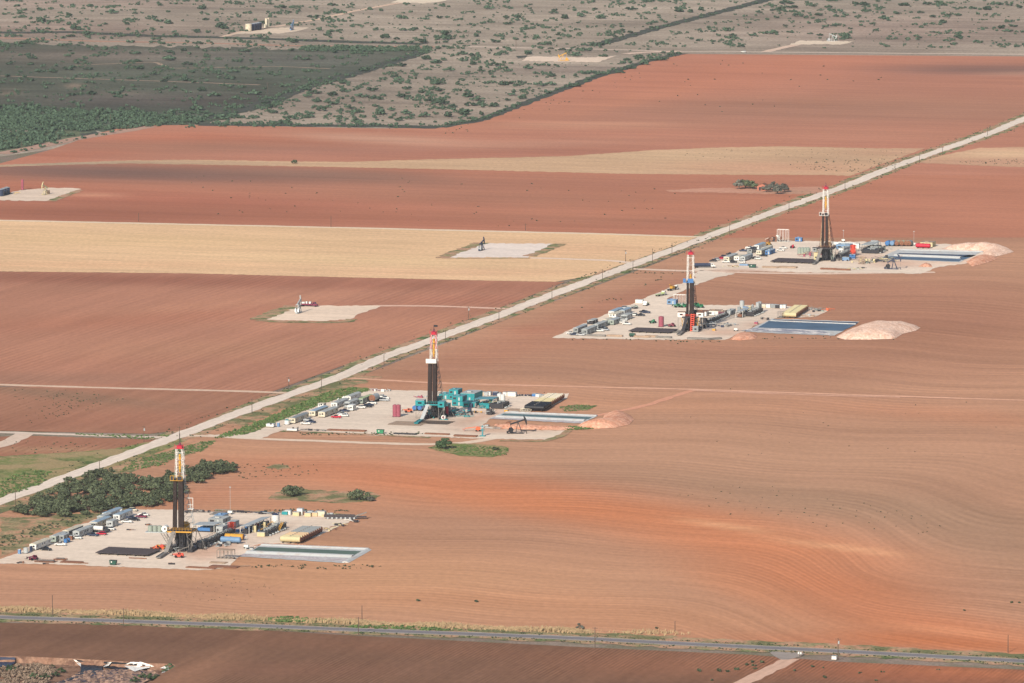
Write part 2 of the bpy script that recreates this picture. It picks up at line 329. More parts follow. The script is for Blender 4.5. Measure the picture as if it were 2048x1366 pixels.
# big field right of the gravel road
def bent_rows(X, Y):
    zc = Y*CP+H*SP; U = 1024+F*X/zc; V = 683-F*(Y*SP-H*CP)/zc
    uc = 1665-(V-1150)*.75
    p = V-.045*U-125*np.clip((V-915)/225, 0, 1)*(1/(1+np.exp(-(U-uc)/(92+V*.012))))+5*np.sin(U*.011+V*.02)
    return np.stack([U*.30+V*.2, p*1.9, U*0], 1)
RB = [(-120,1075),(0,1028),(340,892),(520,826),(700,760),(900,683),(1100,606),(1300,532),(1440,476),(1600,418),(1800,344),(2048,248),(X1,160),(X1,1345),(2048,1322),(1000,1278),(0,1232),(X0,1220),(X0,1130)]
sheet('big_field', RB, .10, mixcol(alb(192,142,120), [
        (1950,330,300,30,-.2,alb(172,112,94),.8),(1950,400,300,26,0,alb(172,120,102),.85),(1700,420,160,7,0,alb(150,112,102),.7),(1830,405,180,9,.1,alb(158,114,102),.7),(1900,455,320,22,0,alb(174,128,110),.8),(1940,280,200,14,-.3,alb(158,104,90),.7),
        (1520,440,160,20,-.3,alb(176,120,102),.6),(1750,590,420,34,0,alb(176,124,106),.85),(1250,600,180,18,-.3,alb(178,120,102),.7),(1000,700,260,30,-.3,alb(186,130,110),.6),(1500,720,600,34,.02,alb(180,130,110),.7),
        (1200,745,600,10,.03,alb(176,130,112),.6),(1900,660,300,60,.03,alb(174,122,102),.8),(1000,700,300,26,-.3,alb(184,128,108),.5),(1500,695,420,7,0,alb(204,144,120),.5),(850,765,260,7,.02,alb(204,146,120),.6),(1060,660,60,8,0,alb(176,110,92),.4),
        (1500,905,620,60,.08,alb(194,148,126),.7),(1300,810,420,16,.03,alb(202,146,120),.5),(1900,830,260,16,.08,alb(200,138,112),.6),(1700,1010,520,36,.12,alb(176,138,118),.75),(1960,1080,220,60,.35,alb(178,138,118),.7),
        (700,930,320,20,.06,alb(206,136,108),.55),(900,968,360,26,.07,alb(208,130,98),.75),(1180,1020,400,30,.10,alb(214,134,98),.9),(1500,1085,320,32,.12,alb(214,138,104),.85),(1640,1165,280,56,.22,alb(206,128,94),.85),
        (1450,1052,90,6,.14,alb(236,176,140),.6),(1680,1095,130,6,.12,alb(238,176,140),.6),(1860,1255,260,30,.12,alb(214,134,100),.8),(1900,1262,120,8,.1,alb(236,160,124),.5),(1700,1285,300,16,.04,alb(200,122,90),.6),
        (1300,1240,360,30,.04,alb(204,144,114),.6),(700,1160,560,70,.03,alb(203,150,120),.8),(200,1190,360,26,.03,alb(192,142,120),.6),(950,1200,360,20,.02,alb(204,144,114),.5),(480,900,220,16,.02,alb(202,150,124),.5),(560,1010,300,20,.02,alb(198,136,108),.5),
        (430,985,160,20,-.2,alb(190,128,104),.6),(60,1070,160,22,-.3,alb(184,140,112),.7),(300,1175,300,12,.02,alb(180,132,112),.5),(1100,860,340,22,.05,alb(198,146,122),.5),(1930,440,260,44,0,alb(160,114,98),.85),(1480,700,420,20,.02,alb(172,124,106),.5),(1250,640,120,24,-.3,alb(172,118,98),.5),(1700,425,110,6,0,alb(146,108,100),.7),(1820,408,120,8,.15,alb(150,108,98),.7),(1880,1284,220,14,.08,alb(202,122,86),.85),(1930,640,260,30,0,alb(172,120,102),.7),(1500,1180,120,26,.3,alb(204,136,104),.5),(1560,745,400,8,.02,alb(170,122,104),.5)]), soil_curve, 12, rows=bent_rows)
# field below the paved road
R8 = [(X0,1238),(0,1246),(400,1254),(716,1272),(1190,1296),(1500,1310),(1676,1324),(2048,1340),(X1,1350),(X1,1460),(X0,1460)]
sheet('row_field', R8, .14, mixcol(alb(130,95,81), [(200,1275,300,12,.04,alb(118,86,74),.8),(900,1300,400,14,.05,alb(140,98,82),.6),(1400,1330,300,30,0,alb(160,108,88),.7),(1850,1350,260,24,.05,alb(172,104,80),.8),(1950,1345,200,10,.05,alb(190,116,86),.6),(380,1350,120,30,-.4,alb(168,122,102),.5),(600,1340,200,16,0,alb(142,100,86),.5)]),
      soil_rows, 9, rows=gridrows2, holes=[QUARRY])
# roads
road_cal = soil_mat('caliche_road', rowsp=5.2, rowamp=.03, streak=.05, big=.04, fine=.08, streaklen=40, streakw=1.5)
cal = soil_mat('caliche_pad', streak=.06, big=.07, fine=.07, streaklen=30, streakw=5)
asph = soil_mat('asphalt', rowsp=4.6, rowamp=.06, streak=.06, big=.04, fine=.05, streaklen=60, streakw=1.6)
MAIN = [(-240,1096),(-100,1043),(0,1004),(200,930),(342,877),(500,818),(680,754),(769,714),(892,670),(1022,622),(1104,590),(1261,531),(1380,487),(1459,457),(1577,413),(1690,373),(1789,333),(1884,300),(1987,264),(2048,238),(2200,180),(2330,132)]
ribbon('grass_verge', MAIN, 7, .145, verge, off=8.5, jit=1.8, step=6)
ribbon('grass_verge', MAIN, 6, .145, verge, off=-8, jit=1.6, step=6)
def sub(a, b): return [p for p in MAIN if a <= p[0] <= b]
ribbon('grass_verge', [(440,850),(560,806),(650,775),(720,752)], 26, .15, verge_dry, off=0, jit=4, step=6)
ribbon('gravel_road', MAIN, 10.8, .20, road_cal, col=alb(236,217,199), jit=.9)
for pts, wd, c in [
    ([(X0,764),(0,770),(280,778),(520,784),(590,787)], 7, alb(214,184,160)), ([(X0,857),(0,865),(180,871),(342,876)], 8, alb(214,194,176)),
    ([(X0,936),(0,893),(52,868)], 11, alb(214,190,170)), ([(X0,435),(0,441),(700,456),(1200,468),(1400,474)], 8, alb(226,204,176)),
    ([(745,612),(850,612),(940,615),(1018,618)], 7, alb(222,182,160)), ([(1060,516),(1160,519),(1250,523),(1268,527)], 7, alb(226,200,178)),
    ([(372,872),(430,872),(480,877),(600,881),(760,887),(860,890),(940,887),(985,878),(1015,868)], 8, alb(222,196,172)),
    ([(1262,538),(1330,541),(1400,543),(1500,546),(1640,548),(1760,546),(1870,545)], 9, alb(224,194,172)),
    ([(700,757),(860,766),(1000,770),(1380,779),(1700,790),(2048,801),(X1,811)], 5, alb(222,170,142)), ([(1180,835),(1290,812),(1385,781)], 5, alb(212,152,124)),
    ([(1585,1318),(1490,1364),(1400,1410)], 8, alb(206,168,146)), ([(910,93),(1100,97),(1250,100),(1360,104),(1500,104),(1700,106),(2048,109),(X1,112)], 10, alb(204,182,164)),
    ([(1250,108),(1300,104),(1362,103)], 12, alb(214,186,166)), ([(X0,70),(0,76),(200,83),(400,86),(560,91),(700,93),(870,94)], 12, alb(178,136,116)),
    ([(445,74),(500,60),(560,52),(640,38),(700,24),(770,11),(810,4)], 8, alb(210,180,156)), ([(1530,104),(1560,97),(1600,88)], 10, alb(214,184,162)),
    ([(0,152),(150,157),(330,163),(520,170)], 6, alb(156,134,118)), ([(150,131),(310,124),(340,137),(560,133),(660,138)], 5, alb(158,136,118)), ([(0,308),(60,297),(150,278),(250,262),(300,253)], 16, alb(176,142,124)),
    ([(1385,781),(1600,790),(1800,795)], 3, alb(218,168,142))]:
    ribbon('dirt_track', pts, wd, .18 if wd != 3 else .17, road_cal, col=tuple(min(.8, q*1.1) for q in c), jit=.8)
PAVED = [(X0,1226),(0,1235),(247,1243),(480,1251),(700,1260),(950,1269),(1190,1279),(1380,1289),(1676,1303),(2048,1323),(X1,1339)]
ribbon('grass_verge', PAVED, 15, .16, verge_dry, off=11.5, jit=3, step=5)
ribbon('grass_verge', PAVED, 9, .16, verge, off=-8, jit=2.4, step=5)
ribbon('road_shoulder', PAVED, 10.6, .19, road_cal, col=alb(176,164,152), jit=.5)
ribbon('paved_road', PAVED, 8.2, .22, asph, col=alb(134,128,130))
paint = mat('road_paint', alb(226,214,190))
for s_ in (-1, 1): ribbon('road_line', PAVED, .22, .235, paint, off=s_*3.7)
sheet('road_apron', [(1536,1303),(1610,1307),(1600,1314),(1578,1320),(1562,1320),(1548,1313)], .225, mixcol(alb(160,148,140), []), asph, 5)
# dark gullies and fire breaks
brk = patch_mat('dark_brush_strip', [alb(84,84,80), alb(104,96,90), alb(76,84,72)], (1/12, 1/6))
for pts, wd in [([(1185,92),(1260,72),(1330,52),(1400,34),(1470,16),(1545,-3)], 16), ([(X0,58),(0,66),(150,64),(300,72),(450,75),(560,79),(700,84),(850,88)], 26),
                ([(400,238),(480,222),(560,195),(620,172),(700,150),(760,132),(850,103)], 18), ([(880,255),(960,241),(1060,203),(1180,158),(1290,124),(1362,107)], 12), ([(400,249),(600,251),(760,252),(880,255)], 26)]:
    ribbon('brush_strip', pts, wd, .125, brk, jit=wd*.16, step=9)
sheet('brush_strip', [(158,268),(190,264),(208,268),(196,273),(165,272)], .125, None, brk, 5, rows=None, jit=1); sheet('brush_strip', [(1032,112),(1055,111),(1052,115),(1036,117)], .125, None, brk, 5, rows=None)
# pads
PADC = alb(230,207,188)
def pad(poly, blobs=(), c=PADC, jit=1.7, step=8, z=.22): return sheet('gravel_pad', poly, z, mixcol(c, list(blobs)), cal, step, jit=jit)
DIRT = alb(206,160,136)
PAD1 = [(X0,1140),(-60,1131),(0,1119),(34,1108),(60,1093),(120,1066),(200,1036),(262,1019),(330,1020),(430,1024),(560,1027),(650,1030),(705,1032),(716,1037),(700,1043),(640,1072),(585,1088),(525,1088),(480,1113),(470,1122),(460,1133),(440,1138),(400,1141),(300,1137),(200,1133),(110,1129),(40,1128),(0,1128),(-60,1136),(X0,1160)]
pad(PAD1, [(430,1100,60,20,-.3,DIRT,.8),(470,1060,60,8,-.3,alb(196,164,146),.5),(380,1108,30,6,0,alb(190,150,128),.7),(560,1060,60,8,-.4,alb(216,184,162),.6),(60,1122,60,5,0,alb(226,190,166),.5),(620,1050,60,8,-.3,alb(222,196,176),.5),(240,1045,80,8,0,alb(238,218,202),.5)])
PAD2 = [(400,870),(470,870),(500,858),(545,845),(640,808),(725,780),(800,781),(880,783),(960,788),(1050,790),(1138,787),(1134,797),(1105,812),(1060,822),(1010,824),(985,836),(965,850),(985,858),(1110,862),(1134,862),(1122,874),(1090,880),(985,878),(930,877),(870,874),(760,872),(640,866),(562,862),(540,870),(520,879),(470,876)]
pad(PAD2, [(860,842,70,9,0,alb(196,166,148),.6),(985,860,60,8,0,alb(206,164,140),.8),(960,835,60,10,-.3,DIRT,.7),(600,866,60,5,0,DIRT,.5),(1060,860,80,5,0,alb(216,176,150),.7),(1080,872,60,5,0,alb(222,192,168),.5)])
PAD3 = [(1104,676),(1130,664),(1185,640),(1240,618),(1290,597),(1330,580),(1368,565),(1392,556),(1386,549),(1400,541),(1440,545),(1470,548),(1430,556),(1395,570),(1352,588),(1334,598),(1342,606),(1390,610),(1470,611),(1560,612),(1625,617),(1656,622),(1630,634),(1550,637),(1515,650),(1490,663),(1478,668),(1450,680),(1300,680),(1180,678)]
pad(PAD3, [(1450,665,50,8,0,DIRT,.7),(1520,650,40,8,0,DIRT,.6),(1400,580,60,6,-.4,alb(228,202,184),.5),(1600,625,50,6,0,alb(216,180,158),.6)])
PAD4 = [(1384,541),(1440,517),(1490,497),(1524,486),(1562,482),(1640,483),(1740,484),(1830,486),(1900,489),(1990,503),(1930,528),(1880,534),(1840,548),(1740,546),(1640,546),(1540,544),(1470,543),(1410,542)]
pad(PAD4, [(1800,528,60,8,0,DIRT,.7),(1720,515,60,8,0,DIRT,.5),(1480,543,60,3,0,alb(200,150,128),.8),(1900,520,60,8,0,alb(222,176,150),.7)])
pad([(884,516),(905,506),(962,487),(1118,488),(1100,496),(1066,508),(1056,516),(980,515)], c=alb(234,214,202), z=.23)
pad([(521,639),(545,627),(584,613),(640,612),(748,612),(762,613),(725,626),(700,639),(640,643),(560,641)], c=alb(232,204,182), z=.23)
pad([(X0,398),(0,388),(40,381),(90,376),(150,377),(163,379),(118,393),(100,403),(0,401),(X0,410)], c=alb(226,200,180), z=.23)
pad([(462,71),(488,63),(520,61),(545,57),(580,55),(618,56),(602,61),(562,67),(480,68)], c=alb(214,190,168), z=.23, step=6)
pad([(1043,122),(1052,115),(1066,113),(1180,115),(1235,112),(1215,118),(1197,125),(1120,124)], c=alb(220,194,174), z=.23, step=6)
pad([(1580,90),(1598,82),(1710,83),(1680,90),(1640,89)], c=alb(220,196,174), z=.23, step=6); pad([(780,5),(805,-3),(905,-3),(880,4),(850,7)], c=alb(222,200,178), z=.23, step=6)
# worn grassy rims of the small pads
for pts, wd in [([(884,517),(905,507),(962,486)], 10), ([(884,517),(980,517),(1060,517)], 4), ([(1058,513),(1085,504),(1120,488)], 9), ([(516,640),(545,627),(588,612)], 12), ([(516,641),(580,645),(690,645),(705,639)], 9),
                ([(563,863),(700,868),(860,876)], 5), ([(1000,882),(1090,884),(1128,870),(1138,862)], 5), ([(420,1137),(500,1132)], 4), ([(430,1021),(560,1025),(700,1030)], 5), ([(100,403),(160,381)], 7)]:
    ribbon('grass_verge', pts, wd, .245, verge, jit=wd*.16, step=5)
for pl in [[(430,877),(455,866),(500,850),(545,832),(600,806),(650,786),(705,775),(735,776),(742,781),(700,792),(640,810),(560,842),(510,864),(485,868),(440,871)], [(855,896),(880,888),(905,887),(960,889),(1012,894),(1018,905),(985,915),(930,913),(890,906)], [(1125,855),(1170,852),(1215,850),(1216,854),(1160,859),(1130,860)]]:
    sheet('green_weed_patch', pl, .25, None, green_m, 7, rows=None, jit=1.5)
for pl in [[(536,998),(552,985),(600,978),(680,984),(745,985),(762,992),(745,1003),(690,1007),(610,1003)], [(530,935),(545,930),(575,930),(580,937),(555,940)], [(1118,814),(1150,810),(1195,812),(1180,820),(1130,824)],
           [(0,1035),(60,1035),(200,1025),(300,1005),(255,1018),(120,1060),(40,1100),(0,1115)], [(250,925),(400,885),(435,880),(400,903),(330,925),(240,950),(150,965),(60,1015),(-60,1035),(-60,1010)], [(560,805),(640,778),(700,760),(740,762),(680,783),(600,805)]]:
    sheet('dry_grass_patch', pl, .15 if pl[0][0] < 300 else .2, None, verge_dry, 8, rows=None, jit=2.5)
# ponds
def simple(name, rgb, rough, spec=.3):
    m = bpy.data.materials.new(name); m.use_nodes = True; b = m.node_tree.nodes['Principled BSDF']; n = m.node_tree
    geo = n.nodes.new('ShaderNodeNewGeometry'); t = n.nodes.new('ShaderNodeTexNoise'); t.inputs['Scale'].default_value = .05; t.inputs['Detail'].default_value = 6; n.links.new(geo.outputs['Position'], t.inputs['Vector'])
    r = n.nodes.new('ShaderNodeMapRange'); r.inputs[1].default_value = .3; r.inputs[2].default_value = .7; r.inputs[3].default_value = .8; r.inputs[4].default_value = 1.2; n.links.new(t.outputs[0], r.inputs[0])
    mx = n.nodes.new('ShaderNodeMix'); mx.data_type = 'RGBA'; mx.blend_type = 'MULTIPLY'; mx.inputs[0].default_value = 1; mx.inputs[6].default_value = (*rgb, 1); n.links.new(r.outputs[0], mx.inputs[7]); n.links.new(mx.outputs[2], b.inputs['Base Color'])
    b.inputs['Roughness'].default_value = rough; b.inputs['Specular IOR Level'].default_value = spec; return m
w_green = simple('green_water', alb(88,104,88), .55, .12); w_teal = simple('teal_water', alb(84,108,108), .55, .12); w_blue = simple('blue_water', alb(78,100,122), .55, .12); w_dk = simple('dark_water', alb(50,60,82), .55, .12)  # blue water: reflected sky blue is put into the base colour, gloss kept low
liner = mat('pond_liner', alb(200,200,196), .7, var=.08, scale=.08, dirt=alb(190,176,166)); liner_b = mat('black_liner', alb(62,66,80), .5, var=.2, scale=.1)
mud = patch_mat('pond_mud', [alb(196,184,182), alb(160,142,146), alb(206,200,198)], (1/14, 1/7), (.35, .65))
salt = patch_mat('salt_crust', [alb(226,218,212), alb(190,180,178), alb(150,150,160)], (1/16, 1/8))
def berm(name, a, b, wid, h, m, ks='structure'):
    A = Vector(P(*a)); B = Vector(P(*b)); d = (B-A).normalized(); n_ = Vector((-d.y, d.x)); V = []
    for q in (A, B):
        for e, zz in ((-1, .2), (-.35, h), (.35, h), (1, .2)): p = q+n_*(e*wid/2); V.append((p.x, p.y, zz))
    return kind(link_mesh(name, V, [(0,4,5,1),(1,5,6,2),(2,6,7,3),(0,1,2,3),(7,6,5,4)], m), ks)
def pond(outer, waters, berms, lm=liner):
    kind(sheet('pond_liner', outer, .30, None, lm, 10, rows=None, jit=.8), 'structure')
    for nm, pl, m in waters: sheet(nm, pl, .36, None, m, 9, rows=None, jit=.25)
    for a, b, wd, h in berms: berm('pond_berm', a, b, wd, h, lm)
pond([(523,1090),(738,1099),(688,1127),(478,1114)], [('pond_water', [(517,1095),(729,1104),(712,1111),(506,1102)], w_green), ('pond_water', [(487,1109),(700,1118),(686,1125),(478,1113)], mud)],
     [((494,1106),(706,1114.5),8,1.2), ((523,1091),(737,1099.5),5,.9), ((736,1100),(690,1126),4,.8)])
pond([(1010,824),(1196,832),(1163,848),(978,838)], [('pond_water', [(1008,828),(1184,835.5),(1177,839.5),(1001,832)], w_teal), ('pond_water', [(988,836),(1165,844),(1160,847),(982,838.5)], mud)], [((994,834),(1170,842),7,1.0), ((1012,825),(1194,832.5),4,.8)])
pond([(1544,638),(1719,644),(1669,672),(1560,668),(1490,664)], [('pond_water', [(1538,643),(1712,650),(1684,663),(1515,656)], w_blue), ('pond_water', [(1547,640),(1716,645.5),(1714,648.5),(1541,643)], w_dk), ('pond_water', [(1480,662),(1514,656.5),(1640,661),(1668,671),(1560,666)], salt)], [((1542,642.6),(1712,649),2.5,.7)], liner)
pond([(1797,499),(1968,503),(1920,525.5),(1757,518)], [('pond_water', [(1798,507),(1952,511),(1942,515),(1792,511)], w_dk), ('pond_water', [(1770,513),(1800,514),(1925,519),(1918,524),(1760,518)], w_blue), ('pond_water', [(1936,511),(1952,511),(1925,521),(1918,516)], w_blue)], [((1790,511.5),(1922,516.5),8,1.3), ((1800,500.5),(1966,504.5),5,.9)])
# spoil heaps
spoil_m = patch_mat('pale_spoil', [alb(228,190,166,k=1.22), alb(214,172,148,k=1.22), alb(236,202,180,k=1.22)], (1/12, 1/5)); spoil_r = patch_mat('red_spoil', [alb(216,156,126,k=1.25), alb(204,142,114,k=1.25), alb(226,172,144,k=1.25)], (1/12, 1/5))
def segd(X, Y, bd):
    W = [P(*p) for p in bd]; D = np.full(len(X), 1e9)
    for i in range(len(W)):
        a = np.array(W[i]); b = np.array(W[(i+1) % len(W)]); e = b-a; t = np.clip(((X-a[0])*e[0]+(Y-a[1])*e[1])/max(1e-9, e@e), 0, 1)
        D = np.minimum(D, np.hypot(X-a[0]-t*e[0], Y-a[1]-t*e[1]))
    return D
def heap(poly, h, m, label, slope=.55, step=4):
    def zf(X, Y, bd):
        D = segd(X, Y, bd); return np.minimum(D*slope, h*(1-np.exp(-D*slope/h*1.3)))*(1+.10*np.sin(X*.11+Y*.05)+.06*np.sin(X*.5-Y*.23)+.05*np.sin(Y*.31))
    o = sheet('spoil_heap', poly, .26, None, m, step, rows=None, zf=zf, ks=None); tag(o, label, 'spoil heap'); return o
# outlines are the heaps' footprints on the ground
heap([(1196,846),(1205,838),(1210,828),(1240,824),(1262,832),(1268,840),(1258,850),(1232,856),(1205,858),(1172,858),(1150,855),(1160,849)], 4.6, spoil_r, 'reddish spoil heap with a pointed crest at the right of the teal rig pond')
heap([(1672,675),(1690,664),(1715,656),(1745,652),(1780,652),(1815,650),(1841,656),(1832,662),(1806,668),(1790,678),(1740,680),(1690,680)], 5.4, spoil_m, 'pale spoil heap beside the pond of the blue-platform rig')
heap([(1882,498),(1900,494),(1950,493),(1990,494),(2020,500),(2028,504),(2008,510),(1980,516),(1965,512),(1968,504),(1900,500)], 5.5, spoil_m, 'broad pale spoil heap behind the pond of the farthest rig')
heap([(1932,524),(1950,514),(1985,514),(2000,516),(1975,526),(1945,534)], 3, spoil_r, 'low grey brown spoil heap at the right end of the farthest pond')
heap([(1836,534),(1846,528),(1862,529),(1865,535)], 2.4, spoil_r, 'small round brown heap between the farthest pond and the pumpjack pad')
heap([(500,1094),(523,1088),(600,1091),(700,1096),(735,1099),(700,1098),(600,1094),(523,1091)], 1.2, spoil_r, 'low red ridge of rubble along the back of the nearest pond', step=3)
heap([(1460,680),(1474,668),(1500,666),(1516,672),(1510,679),(1480,682)], 1.8, spoil_r, 'pink rubble heap at the front left corner of the blue-platform rig pond')
heap([(985,850),(1060,852),(1150,856),(1172,858),(1120,861),(1000,858)], 1.5, spoil_r, 'low red earth bank in front of the teal rig pond', step=4)
# ---------------------------------------------------------------- materials of the things
M = {k: mat('paint_'+k, alb(*c, k=(1.32 if 'roof' in k else 1.62)), r, mt, va, s_, d) for k, (c, r, mt, va, s_, d) in {
    'white': ((238,236,230), .5, 0, .05, .5, None), 'cream': ((226,216,192), .6, 0, .08, .5, alb(190,168,140)), 'tan': ((216,202,158), .6, 0, .08, .4, None),
    'pink_tan': ((222,190,150), .6, 0, .08, .4, None), 'grey': ((150,154,154), .6, 0, .1, .6, None), 'light_grey': ((186,190,190), .6, 0, .08, .6, None), 'roof_grey': ((176,178,174), .6, 0, .1, .3, alb(150,146,138)),
    'roof_blue': ((146,164,178), .5, 0, .1, .3, None), 'dark': ((58,56,60), .7, 0, .25, 1, None), 'black': ((34,34,40), .5, 0, .15, 1, None), 'glass': ((30,34,44), .2, 0, .1, 1, None), 'rubber': ((32,31,32), .9, 0, .1, 1, None),
    'red': ((200,34,62), .5, 0, .12, .6, None), 'orange_red': ((226,84,62), .55, 0, .12, .6, None), 'orange': ((232,116,74), .55, 0, .12, .6, None), 'maroon': ((128,52,78), .5, 0, .15, .6, None), 'dusty_red': ((168,88,104), .7, 0, .18, .5, None),
    'yellow': ((214,160,58), .55, 0, .12, .6, None), 'blue': ((72,126,186), .5, 0, .12, .6, None), 'steel_blue': ((122,156,192), .5, 0, .12, .5, None), 'navy': ((52,62,88), .5, 0, .12, .6, None), 'teal': ((36,150,156), .5, 0, .12, .5, None),
    'teal_roof': ((84,142,150), .5, 0, .15, .4, None), 'green': ((52,140,98), .55, 0, .12, .6, None), 'dark_green': ((36,84,70), .6, 0, .12, .6, None), 'pale_green': ((178,192,140), .6, 0, .12, .6, None), 'sage': ((160,170,158), .6, 0, .1, .6, None),
    'steel': ((140,134,128), .6, .1, .25, .8, None), 'pipe': ((78,70,72), .6, .1, .25, .9, None), 'rust': ((142,98,76), .9, 0, .25, .8, None), 'wood': ((178,152,130), .9, 0, .2, .6, None), 'pole_wood': ((104,88,76), .9, 0, .2, .6, None), 'brown_pipe': ((70,58,54), .7, 0, .3, .8, None),
    'silver': ((196,200,204), .35, .2, .08, .6, None)}.items()}
def R3(a, b): return random.uniform(a, b)
# -- vehicles
def pickup(colr, kind_='pickup'):
    def b(name, label, cat, u, v, group, rz, z):
        t = thing(name, label, cat, u, v, group, rz, z); m = M[colr]; L = 5.7; W = .98
        if kind_ == 'pickup':
            prof = [(-2.85,.45),(-2.85,1.0),(-2.7,1.14),(-1.5,1.2),(1.0,1.24),(1.0,.95),(2.75,.95),(2.75,1.24),(2.85,1.24),(2.85,.45)]
            cab = [(-1.5,1.2),(-.85,1.82),(.55,1.85),(.9,1.22)]
        else:
            prof = [(-2.5,.45),(-2.5,1.0),(-2.3,1.15),(-1.3,1.2),(2.3,1.24),(2.45,1.1),(2.45,.45)]; cab = [(-1.35,1.2),(-.7,1.78),(1.9,1.8),(2.35,1.22)]
        bd = MB().prism(prof, -W, W)
        if kind_ == 'pickup': bd.box(1.0,2.8,-W,-W+.1,.95,1.26).box(1.0,2.8,W-.1,W,.95,1.26)
        o = part('body', bd, m, t)
        part('cab', MB().prism(cab, -W+.1, W-.1), M['glass'], t)
        x1 = .45 if kind_ == 'pickup' else 1.8
        part('roof', MB().box(-.8, x1, -W+.14, W-.14, 1.82, 1.9), m, t)
        if kind_ == 'pickup': part('bed', MB().box(1.08,2.7,-W+.12,W-.12,.9,.97), M['dark'], t)
        for x in (-1.85, 1.75):
            for s in (-1, 1):
                wh = part('wheel', MB().cyl((x, s*.78, .4), (x, s*1.02, .4), .4, 10), M['rubber'], t)
                part('rim', MB().cyl((x, s*1.0, .4), (x, s*1.04, .4), .2, 8), M['light_grey'], wh)
        for s in (-1, 1): part('headlight', MB().box(-2.88,-2.84,s*.72-.15,s*.72+.15,.82,1.0), M['white'], t)
        part('bumper', MB().box(-2.98 if kind_ == 'pickup' else -2.6,-2.86 if kind_ == 'pickup' else -2.5,-.9,.9,.4,.62), M['steel'], t)
        return t
    return b
ORD = ['first','second','third','fourth','fifth','sixth','seventh','eighth','ninth','tenth']
def car(colr, u, v, where, flip=False, k='pickup', rz=None, cat='pickup truck'):
    nm = 'pickup_truck' if k == 'pickup' else 'car'
    a = (-G if rz is None else rz)+(math.pi if flip else 0)+random.uniform(-.12, .12)
    return inst((colr, k), pickup(colr, k), nm, f"{colr.replace('_',' ').replace('silver','silver grey').replace('navy','dark blue')} {'pickup truck' if k=='pickup' else 'estate car'} {where}", 'pickup truck' if k == 'pickup' else 'car', u, v, None, a)
def truck(label, u, v, cabc, bodyf, rz, L=10, name='flatbed_truck', cat='truck', parts_=None):
    t = thing(name, label, cat, u, v, None, rz)
    part('chassis', MB().box(-L/2+.4, L/2, -.5, .5, .75, 1.05), M['dark'], t)
    cb = part('cab', MB().prism([(-L/2,.8),(-L/2,1.7),(-L/2+1.1,1.9),(-L/2+1.5,3.0),(-L/2+3.0,3.05),(-L/2+3.0,.8)], -1.2, 1.2), M[cabc], t)
    part('windscreen', MB().prism([(-L/2+1.08,1.92),(-L/2+1.38,2.8),(-L/2+1.44,2.8),(-L/2+1.14,1.9)], -1.05, 1.05), M['glass'], cb)
    for s in (-1, 1): part('window', MB().box(-L/2+1.7,-L/2+2.6,s*1.2-.02,s*1.2+.02,2.0,2.75), M['glass'], cb)
    for x in (-L/2+1.1, L/2-2.6, L/2-1.4):
        for s in (-1, 1): part('wheel', MB().cyl((x, s*.85, .52), (x, s*1.2, .52), .52, 10), M['rubber'], t)
    bodyf(t, L); return t
def bed(colr):
    def f_(t, L): part('flatbed', MB().box(-L/2+3.2, L/2, -1.25, 1.25, 1.1, 1.35).box(-L/2+3.2,-L/2+3.35,-1.25,1.25,1.35,2.4), M[colr], t)
    return f_
def tankbody(colr):
    def f_(t, L):
        part('tank', MB().cyl((-L/2+3.3,0,2.1), (L/2,0,2.1), 1.15, 14), M[colr], t); part('hatch', MB().cyl((.8,0,3.2),(.8,0,3.45),.35,8), M['steel'], t)
    return f_
def boxbody(colr):
    def f_(t, L): part('cargo_box', MB().box(-L/2+3.2, L/2, -1.25, 1.25, 1.1, 3.4), M[colr], t)
    return f_
